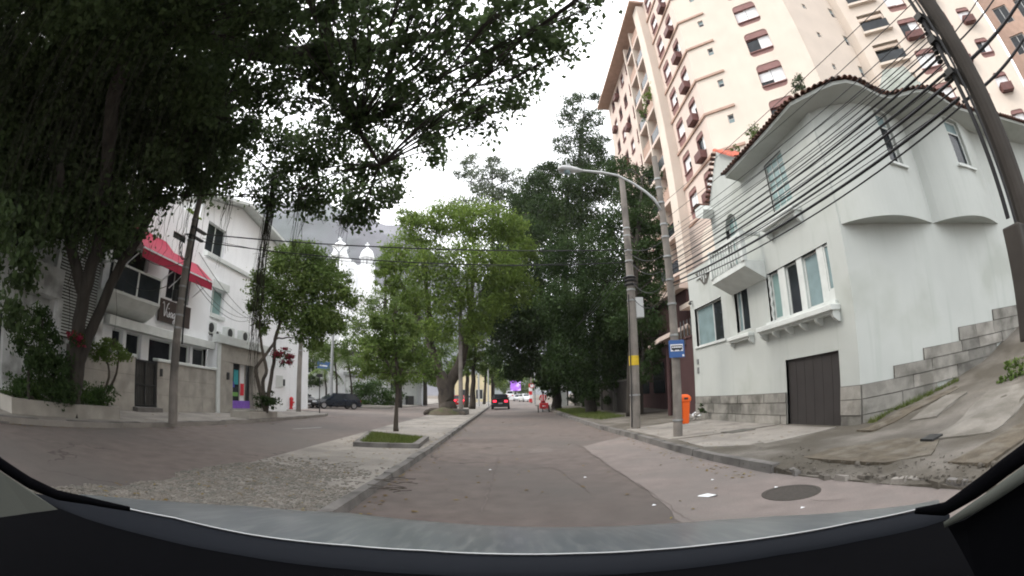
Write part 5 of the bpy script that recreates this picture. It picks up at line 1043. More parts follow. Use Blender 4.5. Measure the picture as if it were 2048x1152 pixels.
for t in ((30, 540, 10.5, 60), (20, 640, 10, 50), (200, 430, 13, 60), (270, 410, 13, 50), (250, 470, 13.4, 38), (90, 450, 12, 60), (310, 380, 12.5, 50), (390, 370, 13, 45), (-10, 460, 9, 70), (340, 310, 11, 60), (430, 300, 11.4, 60)): dense.append(blob(*t))
c2 = crown('inner_crown', fic, dense, .17, 2.3, 'ficus', clump=.3, asp=.6)
over = []  # extra leaf masses overhead, mostly out of view, added to shade the left carriageway
for i in range(52):
    over.append((np.array([NR.uniform(-13, -3.5), NR.uniform(-9, 8.0), NR.uniform(8.2, 10.8)]), 1.5, 1.5, .9, 0.))
crown('added_shade_crown', fic, over, .2, 1.5, 'ficus', clump=.4, asp=.6)
def strands(name, parent, specs, seed=3):
    r_ = random.Random(seed); b = MB()
    for px, py, d, n, spread, l0, l1, r0 in specs:
        for k in range(n):
            p = V(at_d(px+r_.uniform(-spread, spread), py+r_.uniform(-spread, spread)*.5, d+r_.uniform(-.8, .8))); ln = r_.uniform(l0, l1); pts = [p+Vector((r_.uniform(-.03, .03)*i, r_.uniform(-.03, .03)*i, -ln*i/5)) for i in range(6)]; pts = [q for q in pts if q.z > .6]
            if len(pts) > 1: b.tube(pts, [r0*r_.uniform(.6, 1.3)*(1-.13*i) for i in range(len(pts))], 3, False)
    return tag(b.build(name, M['root'], parent), kind='stuff')
sp = [(px, 20+((px*37) % 60), 8.2+((px*13) % 30)/10, 6, 30, 1.5, 5.0, .008) for px in range(10, 480, 38)]+[(px, 190+((px*29) % 80), 9+((px*17) % 25)/10, 4, 30, 1.5, 4.2, .008) for px in range(10, 480, 42)]
sp += [(553, 340, 14, 34, 11, 5, 8.4, .013), (556, 330, 14, 9, 14, 2, 5, .009), (606, 370, 13, 14, 14, 1.2, 3.2, .012), (480, 300, 12.5, 10, 14, 1.5, 3.5, .012), (690, 430, 11.5, 6, 10, .5, 1.3, .008), (840, 10, 8, 26, 60, .5, 1.6, .008), (520, 120, 9.2, 14, 50, .6, 2.2, .01), (640, 120, 9, 14, 40, .8, 2.6, .01), (350, 380, 12.8, 16, 40, .8, 2.6, .012), (200, 470, 13.2, 16, 50, .8, 3, .014)]
strands('aerial_roots', fic, sp)
# --- planters and small greenery on the left
def planter(label, pts, h, m='stonewall', w=.14, z=.14, name='planter'):
    o = empty(name, (*pts[0], z), 0, label, 'planter'); n = len(pts)
    for i in range(n):
        p, q = Vector((*pts[i], z)), Vector((*pts[(i+1) % n], z)); d = (q-p).normalized(); s_ = Vector((-d.y, d.x, 0))*w
        b = MB(); b.hexa([p, q-d*.004, q-d*w+s_, p+d*w+s_]+[v+Vector((0, 0, h)) for v in (p, q-d*.004, q-d*w+s_, p+d*w+s_)]); b.build('side', M[m], o)
    c = sum((Vector((*p, 0)) for p in pts), Vector())/n; b = MB(); b.add([(c.x+(p[0]-c.x)*.9, c.y+(p[1]-c.y)*.9, z+h-.05) for p in pts], [tuple(range(n))]); b.build('earth', M['soil'], o); return o
planter('long low planter wall with a clipped hedge at the far left', [(-10.9, 5.4), (-10.9, 9.6), (-12.6, 9.8), (-12.6, 5.2)], .36)
hd = empty('hedge', (-11.7, 7.5, .45), 0, 'clipped dark green hedge growing in the long left planter', 'hedge'); crown('foliage', hd, [(np.array([-11.6, 5.8+k*.62, .75]), .5, .7, .34, math.pi/2) for k in range(7)], .09, 2.6, 'shrub')
tree('small light green garden tree before the grey garden wall', (-11.9, 9.4, .45), [([(-11.9, 9.4, .4), A(218, 755, 15), A(212, 715, 15)], [.05, .045, .03]), ([(-11.9, 9.4, .4), A(228, 760, 15), A(238, 715, 15)], [.045, .04, .03])], [blob(220, 705, 15, 36, 24), blob(192, 705, 15, 24, 18), blob(250, 712, 15, 24, 18), blob(225, 685, 15, 24, 14)], 'mid', .09, 1.9, seed=5)
for i, (px, py, d, r, lb) in enumerate(((60, 690, 12.5, 46, 'dark bush at the far left below the balcony'), (105, 735, 13, 52, 'dark bush between the ficus trunk and far left wall'), (85, 640, 14, 36, 'tall dark shrub before the slatted house'))):
    q = empty('bush', (at_d(px, py, d)[0], at_d(px, py, d)[1], .14), 0, lb, 'bush'); crown('foliage', q, [blob(px, py, d, r, r*.9), blob(px+15, py+40, d, r*.8)], .12, 2.4, 'dark'); b = MB(); c = at_d(px, py, d); b.tube([(c[0], c[1], .1), c], .05, 6); b.build('stem', M['barkdark'], q)
for px, py, d, r, lb in ((262, 462, 14.6, 16, 'crimson bougainvillea hanging above the restaurant balcony'), (150, 672, 13.2, 20, 'crimson flowers beside the dark ficus trunk'), (563, 708, 21.5, 22, 'crimson bougainvillea over the white annex railing')):
    q = empty('flowering_vine', at_d(px, py, d), 0, lb, 'flowers'); crown('flowers', q, [blob(px, py, d, r, r*.8), blob(px+r*.7, py+r*.5, d, r*.7)], .1, 1.4, 'red'); crown('foliage', q, [blob(px+4, py+4, d, r*1.1)], .1, .8, 'dark')
for px, py, d, r, mm, lb in ((378, 428, 24, 15, 'bright', 'yellowish plants on the restaurant roof edge'), (332, 706, 23.2, 15, 'bright', 'green plants behind the garden wall by the gate')):
    q = empty('potted_plant', at_d(px, py, d), 0, lb, 'plant'); crown('foliage', q, [blob(px, py, d, r), blob(px+r, py+r*.6, d, r*.8)], .14, 2, mm); b = MB(); c = V(at_d(px, py, d)); b.tube([c-Vector((0, 0, .6)), c], .05, 6); b.build('stem', M['bark'], q)
planter('grey planter box of the twisted street tree', [(-10.64, 17.2), (-10.64, 19.8), (-11.7, 19.8), (-11.7, 17.2)], .3)
d2 = 21.6; bt = at_d(532, 800, d2); bt[2] = .4
tree('twisted three stemmed street tree with rounded crown in the grey planter', bt, [([bt, A(514, 755, d2), A(513, 735, d2), A(535, 705, d2), A(556, 665, d2), A(565, 590, d2)], [.11, .09, .08, .075, .06, .04]), ([bt, A(526, 765, d2), A(533, 740, d2), A(524, 695, d2), A(520, 640, d2), A(530, 560, d2)], [.11, .085, .08, .07, .06, .03]), ([bt, A(543, 752, d2), A(549, 715, d2), A(553, 665, d2), A(590, 600, d2), A(620, 560, d2)], [.11, .09, .085, .07, .06, .03])],
     [blob(*t) for t in ((540, 605, d2, 50), (580, 560, d2, 66), (636, 560, d2, 56), (600, 630, d2, 56), (665, 640, d2, 44), (620, 680, d2, 34), (690, 600, d2, 34), (560, 515, d2, 36), (615, 515, d2, 42), (664, 590, d2, 34), (516, 560, d2, 26), (640, 640, d2, 42), (590, 500, d2, 26), (505, 615, d2, 20), (680, 560, d2+1, 26), (525, 650, d2, 22), (650, 530, d2, 26))], 'mid', .15, 2.3, seed=6, group=None)
q = empty('bush', (bt[0], bt[1], .44), 0, 'dark leafy bush filling the grey planter box', 'bush'); crown('foliage', q, [blob(522, 802, d2, 20, 17), blob(545, 805, d2, 18, 15), blob(532, 795, d2, 20)], .11, 1.9, 'dark'); b = MB(); b.tube([bt, bt+np.array([.05, 0, .5])], .04, 6); b.build('stem', M['barkdark'], q)
# --- median trees
pc = [at_z(px, py, .1) for px, py in ((706, 893), (838, 897), (858, 880), (738, 868))]; pp = [(p[0], p[1]) for p in pc]
planter('raised kerbed bed with moss around the slim median tree', pp, .12, 'kerb', .2, .1, 'planting_bed')
cmid = sum((Vector((*p, 0)) for p in pp), Vector())/4
def grass(name, parent, poly, n, h, z, mname='grassm', zf=None):
    c = np.array(poly); x0, y0 = c.min(0); x1, y1 = c.max(0); P = NR.random((n*3, 2))*[x1-x0, y1-y0]+[x0, y0]; ins = np.ones(len(P), bool); k = len(c); s0 = None
    ar = sum(c[i][0]*c[(i+1) % k][1]-c[(i+1) % k][0]*c[i][1] for i in range(k)); sg = 1 if ar > 0 else -1
    for i in range(k): a, b = c[i], c[(i+1) % k]; ins &= sg*((b[0]-a[0])*(P[:, 1]-a[1])-(b[1]-a[1])*(P[:, 0]-a[0])) > .05
    P = P[ins][:n]; n = len(P); a = NR.random(n)*6.28; t = NR.normal(size=(n, 2))*.4; H_ = h*NR.uniform(.4, 1.3, n); w = .006+.006*NR.random(n)
    zz = np.full(n, z) if zf is None else np.array([zf(*p) for p in P]); B0 = np.c_[P[:, 0]-np.cos(a)*w, P[:, 1]-np.sin(a)*w, zz]; B1 = np.c_[P[:, 0]+np.cos(a)*w, P[:, 1]+np.sin(a)*w, zz]; T = np.c_[P+t*H_[:, None], zz+H_]
    o = bpy.data.objects.new(name, raw_mesh(name, np.stack([B0, B1, T], 1).reshape(-1, 3), np.arange(3*n).reshape(-1, 3), M[mname])); COL.objects.link(o); tag(o, kind='stuff')
    if parent is not None: o.parent = parent; o.location = -LOC[parent]
    return o
g_ = grass('grass', None, [tuple((Vector((*p, 0))*.86+cmid*.14).to_2d()) for p in pp], 5000, .07, .2); g_['label'] = 'short mossy grass in the raised median bed'
b3 = at_d(792, 866, 16.2); b3[2] = .24; d3 = 16.2
tree('slim young median tree with loose light crown in the raised bed', b3, [([b3, A(793, 815, d3), A(795, 760, d3), A(792, 710, d3), A(788, 650, d3)], [.1, .065, .06, .05, .025]), ([A(795, 765, d3), A(812, 720, d3), A(840, 690, d3)], [.05, .04, .02]), ([A(794, 770, d3), A(775, 725, d3), A(755, 690, d3)], [.05, .035, .02])],
     [blob(*t) for t in ((790, 660, d3, 50), (757, 695, d3, 42), (828, 695, d3, 40), (790, 715, d3, 45), (738, 725, d3, 32), (850, 725, d3, 34), (795, 622, d3, 30), (765, 645, d3, 30), (820, 650, d3, 30), (800, 750, d3, 26), (720, 745, d3, 20), (865, 750, d3, 20))], 'mid', .13, 1.3, seed=7, lr=.025)
q = MB(); r5 = random.Random(2)
d4 = 35; b4 = at_d(893, 832, d4); b4[2] = .1
mound = MB(); rg = []
for r_, z in ((2.1, .1), (1.8, .32), (1.2, .5), (.4, .6)): rg.append([(b4[0]+r_*math.cos(t*.524)*(.62+.1*math.sin(t*3)), b4[1]+r_*1.5*math.sin(t*.524), z+.04*math.sin(t*5)) for t in range(12)])
mound.loft(rg, True, False); mm_ = tag(mound.build('root_mound', M['soil'], smooth=True), 'earth and root mound around the big forked median tree', 'earth mound')
bt4 = tree('big forked median tree with bright green crown', b4, [([b4, A(893, 800, d4), A(888, 765, d4), A(872, 735, d4), A(862, 690, d4), A(858, 620, d4), A(850, 540, d4)], [.85, .58, .52, .34, .28, .22, .1]), ([A(893, 800, d4), A(900, 765, d4), A(922, 725, d4), A(932, 670, d4), A(942, 600, d4), A(950, 520, d4)], [.55, .45, .38, .3, .22, .1]), ([b4, V(b4)+Vector((1.1, -1.2, .15)), V(b4)+Vector((1.6, -2, .0))], [.5, .25, .1]), ([b4, V(b4)+Vector((-1.0, -1.2, .2)), V(b4)+Vector((-1.3, -2, .05))], [.5, .25, .1]), ([A(862, 690, d4), A(830, 620, d4), A(800, 560, d4)], [.25, .18, .08])],
     [blob(*t) for t in ((900, 435, 34, 52), (840, 465, 34, 52), (960, 445, 33, 56), (1020, 455, 33, 44), (790, 515, 34, 42), (860, 535, 33, 60), (940, 525, 32, 62), (1010, 535, 32, 52), (775, 570, 34, 28), (900, 600, 33, 55), (985, 605, 33, 48), (830, 600, 34, 38), (1040, 580, 33, 40), (762, 540, 34, 24), (880, 660, 33, 40), (950, 660, 34, 42), (815, 440, 34, 30), (1050, 500, 33, 32))], 'bright', .22, 2.4, seed=8, group=None)
for i, (px, d, blobs, lb, mm) in enumerate(((944, 47, ((945, 690, 34), (965, 720, 30), (925, 720, 28), (955, 650, 34)), 'second dark trunked median tree behind the forked one', 'mid'), (932, 52, ((930, 735, 22), (910, 745, 20)), 'thin leaning median tree beside the second trunk', 'mid'), (968, 70, ((970, 735, 24), (985, 720, 26), (990, 750, 20)), 'median tree in the middle distance left of the black car', 'mid'), (986, 90, ((985, 755, 18), (1000, 745, 20), (1000, 765, 14)), 'small median tree farthest down the strip', 'bright'))):
    b_ = at_d(px, 815, d); b_[2] = .1
    tree(lb, b_, [([b_, A(px+2, 780, d), A(px+3, 745, d), A(px+6, 700 if i == 0 else 735, d)], [.36-.05*i, .26-.03*i, .2-.02*i, .1])], [blob(x, y, d, r) for x, y, r in blobs], mm, .3+.05*i, 2.2, seed=20+i)
# --- dark trees on the right and the tall ones behind
def simple(lb, px, d, blobs, mm, size, lai, r=.3, py=812, bark='barkdark', seed=1, **kw):
    b_ = at_d(px, py, d); b_[2] = .12; xs = [b[0] for b in blobs]; ys = [b[1] for b in blobs]; mx_ = sum(xs)/len(xs); yb, yt = max(ys), min(ys)
    return tree(lb, b_, [([b_, A(px, min(py-30, yb), d), A(px*.6+mx_*.4, (yb+yt)/2, d), A(mx_, yt+10, d)], [r*1.25, r, r*.7, r*.2])], [blob(x, y, d+dd, rr) for x, y, dd, rr in blobs], mm, size, lai, bark, seed=seed, **kw)
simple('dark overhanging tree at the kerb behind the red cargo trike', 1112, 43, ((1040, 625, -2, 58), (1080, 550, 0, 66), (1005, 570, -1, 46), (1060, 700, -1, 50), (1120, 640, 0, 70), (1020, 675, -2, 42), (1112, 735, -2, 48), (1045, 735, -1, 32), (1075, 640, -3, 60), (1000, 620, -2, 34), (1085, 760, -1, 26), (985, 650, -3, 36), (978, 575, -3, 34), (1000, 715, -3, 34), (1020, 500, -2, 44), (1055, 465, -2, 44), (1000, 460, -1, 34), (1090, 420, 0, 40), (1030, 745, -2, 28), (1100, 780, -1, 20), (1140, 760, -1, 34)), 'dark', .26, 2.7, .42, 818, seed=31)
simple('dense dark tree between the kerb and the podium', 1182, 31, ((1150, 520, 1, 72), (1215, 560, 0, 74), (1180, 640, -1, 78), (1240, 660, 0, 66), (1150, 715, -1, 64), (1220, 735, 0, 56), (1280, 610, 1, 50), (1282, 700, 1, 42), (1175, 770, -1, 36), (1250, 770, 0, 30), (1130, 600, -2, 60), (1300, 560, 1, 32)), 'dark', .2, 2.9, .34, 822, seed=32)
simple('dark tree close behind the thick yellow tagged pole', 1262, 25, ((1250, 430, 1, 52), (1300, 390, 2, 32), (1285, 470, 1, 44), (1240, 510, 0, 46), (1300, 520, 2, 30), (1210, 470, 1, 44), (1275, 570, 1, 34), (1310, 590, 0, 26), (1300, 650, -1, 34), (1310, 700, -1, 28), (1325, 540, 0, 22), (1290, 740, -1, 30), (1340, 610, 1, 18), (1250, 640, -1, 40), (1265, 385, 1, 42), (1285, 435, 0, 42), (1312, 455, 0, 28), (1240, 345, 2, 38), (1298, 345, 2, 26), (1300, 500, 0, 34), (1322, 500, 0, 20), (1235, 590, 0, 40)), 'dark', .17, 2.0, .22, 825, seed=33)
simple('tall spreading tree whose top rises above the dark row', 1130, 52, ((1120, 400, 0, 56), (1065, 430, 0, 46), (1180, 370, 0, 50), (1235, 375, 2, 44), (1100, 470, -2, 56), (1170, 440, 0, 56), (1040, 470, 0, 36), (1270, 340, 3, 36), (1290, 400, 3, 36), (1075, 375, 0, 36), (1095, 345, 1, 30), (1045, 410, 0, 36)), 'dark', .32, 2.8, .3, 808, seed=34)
simple('dark pointed tree standing highest against the white sky', 1160, 60, ((1150, 205, 0, 30), (1185, 235, 0, 30), (1130, 240, 0, 26), (1165, 275, 0, 42), (1205, 290, 0, 30), (1125, 290, 0, 28), (1180, 320, 0, 46), (1145, 340, 0, 44), (1220, 330, 0, 30), (1195, 195, 0, 18)), 'dark', .34, 1.6, .25, 800, seed=35)
simple('pale airy tree against the sky above the median crown', 985, 74, ((985, 335, 0, 30), (940, 325, 0, 24), (1020, 355, 0, 30), (955, 365, 0, 32), (1010, 395, 0, 36), (925, 345, 0, 18), (970, 400, 0, 40), (1045, 395, 0, 34), (1075, 360, 0, 26), (915, 415, 0, 30)), 'pale', .4, 1.5, .2, 800, seed=36)
# --- behind the side street
simple('bright low tree spreading over the pale garden wall', 800, 48, ((790, 745, 0, 34), (838, 752, 0, 30), (745, 700, 0, 40), (800, 695, 0, 38), (760, 745, 0, 28), (715, 735, 0, 26), (870, 760, 0, 20)), 'bright', .26, 1.3, .18, 812, seed=41)
simple('grey green tree before the church steps', 770, 70, ((800, 565, 0, 32), (765, 600, 0, 34), (830, 590, 0, 30), (740, 640, 0, 40), (790, 640, 0, 34), (700, 655, 0, 34), (770, 520, 0, 22)), 'mid', .34, 1.3, .3, 805, seed=42)
simple('leafy tree behind the grey corner pole', 585, 44, ((600, 715, 0, 40), (560, 690, 0, 34), (640, 700, 0, 32), (590, 760, 0, 30), (690, 690, 0, 28)), 'mid', .24, 1.6, .2, 800, seed=43)
simple('dark tree by the parked cars', 610, 45, ((600, 775, 0, 22), (625, 765, 0, 20), (575, 770, 0, 20)), 'dark', .22, 1.5, .16, 808, seed=44)
vh = empty('climbing_plant', at_d(745, 800, 56), 0, 'dark green creeper hanging over the pale garden wall', 'climbing plant'); crown('foliage', vh, [blob(*t) for t in ((720, 785, 56, 26, 22), (755, 780, 56, 30, 24), (785, 790, 55, 24, 18), (735, 805, 55, 26, 12), (770, 803, 55, 26, 14))], .28, 2.2, 'shrub')
for i, (px, py, h) in enumerate(((668, 700, 0), (695, 715, 0), (648, 740, 0))):
    d = 46+i; b_ = at_d(px+(6, 10, 4)[i], 800, d); b_[2] = 0; pm = empty('palm_tree', b_, 0, ['slender palm just right of the double street light', 'second slender palm leaning right of the street light', 'low palm beside the blue board'][i], 'palm tree'); tp = V(at_d(px, py, d)); b = MB(); b.tube([b_, V(b_).lerp(tp, .5)+Vector((.15, 0, 0)), tp], [.13, .1, .08], 8); b.build('trunk', M['bark'], pm)
    for k in range(13):
        a = k*2.4; ln = 2.3+.3*math.sin(k*3); q = MB(); P_ = [tp+Vector((math.cos(a)*ln*t, math.sin(a)*ln*t, (.9*t-1.9*t*t)*ln*.55)) for t in [j/8 for j in range(9)]]
        for j in range(8):
            d_ = (P_[j+1]-P_[j]).normalized(); s_ = d_.cross(Vector((0, 0, 1))).normalized(); w = .5*math.sin(math.pi*(j+.8)/9.5)
            for sg in (-1, 1):
                for h_ in (0, .5): p = P_[j].lerp(P_[j+1], h_); q.add([p, p+d_*.14, p+d_*.3+s_*sg*w-Vector((0, 0, w*.5))], [(0, 1, 2)])
        q.build('frond', L['mid'], pm)
sw = crown('far_trees', None, [blob(*t) for t in ((1000, 765, 160, 22), (1035, 750, 160, 24), (1065, 765, 150, 22), (985, 745, 150, 18), (1090, 760, 140, 22), (1015, 740, 165, 22), (1050, 780, 165, 16), (1110, 745, 130, 24), (960, 760, 140, 18), (1045, 725, 165, 22), (1085, 730, 150, 24), (1015, 780, 170, 16), (890, 760, 130, 24), (860, 750, 130, 22), (1150, 760, 120, 26))], .7, 2.2, 'mid'); tag(sw, 'green mass of trees closing the far end of the street', kind='stuff')
simple('round green tree behind the forked median tree', 850, 62, ((850, 640, 0, 40), (820, 700, 0, 36), (880, 690, 0, 40), (850, 740, 0, 36), (900, 740, 0, 30), (835, 590, 0, 34)), 'mid', .32, 1.8, .25, 812, seed=51)
simple('tall leafy tree between church and forked median tree', 790, 78, ((770, 690, 0, 34), (800, 640, 0, 34), (740, 690, 0, 26), (790, 740, 0, 36), (830, 660, 0, 30), (710, 720, 0, 28), (810, 600, 0, 26)), 'mid', .36, 1.6, .3, 806, seed=52)
# --- fallen leaves and twigs in the gutters, on the median and round the beds
fl = []; r9 = random.Random(44)
for x0, x1, y0, y1, n_, z_ in ((-2.0, -1.7, 3, 40, 260, .004), (-4.6, -2.2, 9, 32, 240, .104), (-4.9, -2.2, 3, 9, 120, .125), (-10.3, -9.9, 5, 28, 160, .004), (-13.4, -10.8, 6, 26, 160, .145), (3.4, 3.9, 6.5, 34, 220, .004), (4.2, 7.5, 9, 24, 130, .15), (-1.7, 3.5, 5, 40, 110, .006)):
    for k in range(n_): fl.append((r9.uniform(x0, x1), y0+(y1-y0)*r9.random()**1.4, z_))
for k in range(150): a = r9.uniform(0, 6.28); d = r9.uniform(.9, 1.6); fl.append((cmid.x+math.cos(a)*d*.95, cmid.y+math.sin(a)*d*1.3, .106))
v_ = []
for x, y, z in fl:
    a = r9.uniform(0, 6.28); s = r9.uniform(.02, .045); c, sn = math.cos(a)*s, math.sin(a)*s; u = r9.uniform(.002, .02)
    v_ += [(x-c*1.3, y-sn*1.3, z+.002), (x+sn*.6, y-c*.6, z+u), (x+c*1.3, y+sn*1.3, z+.004+u*.4), (x-sn*.6, y+c*.6, z+u*.8)]
lm_ = leafmat('fallen_leaf', (.09, .055, .02), (.16, .11, .035), (.24, .2, .07), .8, .1)
fo = bpy.data.objects.new('fallen_leaves', raw_mesh('fallen_leaves', np.array(v_), np.arange(len(v_)).reshape(-1, 4), lm_)); COL.objects.link(fo); tag(fo, 'dry fallen leaves in the gutters and on the median', kind='stuff')
tw_ = MB()
for k in range(16): p = V(at_z(r9.uniform(735, 800), r9.uniform(955, 985), .13)); a = r9.uniform(-.6, .6); tw_.tube([p, p+Vector((.12*math.cos(a), .12*math.sin(a), .015)), p+Vector((.3*math.cos(a+.2), .3*math.sin(a+.2), .002))], .005, 4)
tag(tw_.build('twigs', M['bark']), 'dry twigs scattered on the near median kerb', kind='stuff')
# --- right: hedge, verge grass, weeds
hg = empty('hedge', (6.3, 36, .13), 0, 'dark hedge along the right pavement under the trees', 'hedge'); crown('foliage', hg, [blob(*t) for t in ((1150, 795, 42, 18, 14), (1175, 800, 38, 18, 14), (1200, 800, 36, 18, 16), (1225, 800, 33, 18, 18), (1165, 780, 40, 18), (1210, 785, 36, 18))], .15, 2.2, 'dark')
g_ = grass('verge_grass', None, [(4.1, 40), (6.2, 40), (6.2, 24), (4.6, 22.5), (4.0, 26)], 9000, .16, .13); g_['label'] = 'rough grass verge along the right pavement'
wv = [(7.7, 8.0), (8.9, 7.75), (10.8, 7.3), (10.8, 7.05), (8.9, 7.5), (7.7, 7.8)]
g_ = grass('weeds', None, [(7.7, 7.75), (11.2, 6.95), (11.3, 7.2), (7.8, 8.05)], 1500, .12, .2, zf=lambda x, y: ramp_z(x, y)); g_['label'] = 'weeds along the foot of the stepped stone base'
for px, py, d, r, mm, lb in ((2030, 745, 11.5, 34, 'mid', 'green bush on the ramp at the right edge'), (1404, 815, 18.7, 9, 'dark', 'dark weed tuft growing at the house corner above the rubbish'), (1600, 165, 15.5, 22, 'pale', 'pale shrub growing above the curved roof'), (1512, 262, 17, 20, 'mid', 'green shrub behind the sloping roof edge'), (1470, 300, 17.5, 14, 'mid', 'low green plant beside the red gable tiles')):
    c = at_d(px, py, d); q = empty('bush', (c[0], c[1], c[2]-r*d/CF), 0, lb, 'bush'); crown('foliage', q, [blob(px, py, d, r*.8, r), blob(px+r*.6, py+r*.7, d, r*.7), blob(px-r*.5, py+r*.5, d, r*.6)], .1, 1.1, mm); b = MB(); b.tube([(c[0], c[1], c[2]-r*d/CF), c], .03, 6); b.build('stem', M['bark'], q)
for px, py, lb in ((1306, 165, 'trailing plant on the uppermost planted tower balcony'), (1294, 195, 'bushy plant on the second planted tower balcony'), (1288, 222, 'small plant on the third planted tower balcony')):
    d = 34 if py < 400 else 22; c = at_d(px, py, d); q = empty('potted_plant', c, 0, lb, 'plant'); crown('foliage', q, [blob(px, py, d, 10, 12), blob(px-3, py+12, d, 8, 10)], .2, 1.2, 'bright' if py < 200 else 'mid'); b = MB(); b.lathe((c[0], c[1], c[2]-.7), [(.15, 0), (.2, .3)], 8); b.build('pot', M['terracotta'], q)
# ================================================================== vehicles
def car(label, loc, rz, paint, L_=4.3, W_=1.76, H_=1.46, kind='hatch', tail='taildim', name='parked_car', cat='car', group=None):
    o = empty(name, loc, rz, label, cat, group); w = W_/2; l = L_/2; zb = .22*H_/1.46
    if kind == 'hatch': sh = [(-l, .62, .86), (-l+.08, .9, .95), (-l+.5, .92, 1), (.4, .9, 1), (l-1.0, .86, 1), (l-.35, .74, .95), (l-.05, .6, .84), (l, .5, .78)]; cab = (-l+.12, -l+.55, .35, 1.15)
    elif kind == 'sedan': sh = [(-l, .6, .84), (-l+.1, .9, .94), (-l+.6, .93, 1), (.4, .9, 1), (l-1.1, .86, 1), (l-.4, .74, .94), (l-.05, .6, .84), (l, .5, .76)]; cab = (-l+.55, -l+1.25, .35, 1.2)
    elif kind == 'suv': sh = [(-l, .66, .9), (-l+.08, .98, .97), (-l+.5, 1.0, 1), (.4, 1.0, 1), (l-1.1, .98, 1), (l-.3, .88, .96), (l-.05, .7, .88), (l, .6, .82)]; cab = (-l+.1, -l+.42, .4, 1.1)
    else: sh = [(-l, .9, .96), (-l+.06, 1.0, .99), (-l+.4, 1.02, 1), (.6, 1.02, 1), (l-.9, 1.0, 1), (l-.3, .92, .97), (l-.03, .75, .9), (l, .65, .86)]; cab = (-l+.06, -l+.2, l-1.3, l-.65)
    sc = H_/1.46; b = MB(); rings = []
    for x, zs, k in sh:
        zs *= sc; ww = w*k; b0 = zb+(.12 if abs(x) > l-.06 else 0); rings.append([(x, -ww*.9, b0), (x, -ww, b0+.12), (x, -ww, zs*.72), (x, -ww*.95, zs-.03), (x, -ww*.86, zs), (x, ww*.86, zs), (x, ww*.95, zs-.03), (x, ww, zs*.72), (x, ww, b0+.12), (x, ww*.9, b0)])
    b.loft(rings, True, True)
    x0, x1, x2, x3 = cab; zs = .9*sc if kind in ('hatch', 'sedan') else .99*sc; wr, wl = w*.7, w*.9; zr = H_
    B_ = [(x0, -wl, zs-.02), (x3, -wl, zs-.02), (x3, wl, zs-.02), (x0, wl, zs-.02)]; T_ = [(x1, -wr, zr-.04), (x2, -wr, zr-.04), (x2, wr, zr-.04), (x1, wr, zr-.04)]
    b.hexa(B_+T_); xm = (x1+x2)/2; b.loft([[(x1+.02, -wr+.03, zr-.05), (xm, -wr+.03, zr-.03), (x2-.02, -wr+.03, zr-.05)], [(x1+.08, 0, zr), (xm, 0, zr+.01), (x2-.1, 0, zr)], [(x1+.02, wr-.03, zr-.05), (xm, wr-.03, zr-.03), (x2-.02, wr-.03, zr-.05)]], False)
    b.build('body', M[paint], o, local=True, smooth=False, bevel=.03)
    lp = lambda p, q, t: tuple(p[i]+(q[i]-p[i])*t for i in range(3))
    def pane(nm, c4, off, mn='glass'):
        q = MB(); k = [Vector(c) for c in c4]; n = (k[1]-k[0]).cross(k[3]-k[0]).normalized(); c = sum(k, Vector())/4
        if n.dot(c-Vector((0, 0, zs*.9))) < 0: n = -n
        q.prism([p+n*off for p in k], -n*.02); q.build(nm, M[mn], o, local=True)
    def quad(b0, b1, t0, t1, a, c, d, e): return [lp(lp(b0, b1, a), lp(t0, t1, a), d), lp(lp(b0, b1, c), lp(t0, t1, c), d), lp(lp(b0, b1, c), lp(t0, t1, c), e), lp(lp(b0, b1, a), lp(t0, t1, a), e)]
    pane('windscreen', quad(B_[1], B_[2], T_[1], T_[2], .06, .94, .08, .92), .008); pane('rear_window', quad(B_[3], B_[0], T_[3], T_[0], .08, .92, .15, .88), .008)
    for s in ((0, 1), (3, 2)):
        for a, c in ((.08, .48), (.52, .86)): pane('side_window', quad(B_[s[0]], B_[s[1]], T_[s[0]], T_[s[1]], a, c, .1, .88), .008)
    r = .31*sc**.5
    for x in (-l+.78, l-.82):
        for s in (-1, 1):
            q = MB(); q.lathe((0, 0, 0), [(r*.75, -.1), (r*.96, -.1), (r, -.06), (r, .06), (r*.96, .1), (r*.75, .1)], 18); q.v = [(x_+x, s*(w-.08)+z_, y_+r) for x_, y_, z_ in q.v]; t = q.build('wheel', M['tyre'], o, local=True)
            q = MB(); q.lathe((0, 0, 0), [(r*.68, -.105), (r*.68, .105)], 12); q.v = [(x_+x, s*(w-.08)+z_, y_+r) for x_, y_, z_ in q.v]; q.build('rim', M['chrome'], t, local=True)
    for s in (-1, 1):
        q = MB(); q.box(-l-.02, -l+.16, s*w*.62-.17, s*w*.62+.17, .68*sc, .86*sc); q.build('tail_light', M[tail], o, local=True, bevel=.02)
        q = MB(); q.box(l-.2, l+.012, s*w*.66-.17, s*w*.66+.17, .52*sc, .66*sc); q.build('head_light', M['headlamp'], o, local=True, bevel=.02)
        q = MB(); q.box(x3-.35, x3-.2, s*(w*.93)-.02 if s < 0 else w*.93-.1, s*w*.93+.1 if s < 0 else w*.93+.1, zs, zs+.13); q.v = [(x_, y_+s*.05, z_) for x_, y_, z_ in q.v]; q.build('mirror', M[paint], o, local=True)
    q = MB(); q.box(-l-.05, -l+.1, -w*.9, w*.9, .3, .5*sc); q.build('bumper', M[paint], o, local=True, bevel=.03); q = MB(); q.box(l-.1, l+.04, -w*.88, w*.88, .28, .46*sc); q.build('bumper', M[paint], o, local=True, bevel=.03)
    q = MB(); q.box(-l-.065, -l-.04, -.2, .2, .52*sc, .64*sc); q.build('number_plate', M['lightmetal'], o, local=True); q = MB(); q.box(l+.041, l+.055, -.2, .2, .34*sc, .45*sc); q.build('number_plate', M['lightmetal'], o, local=True)
    return o
PI = math.pi
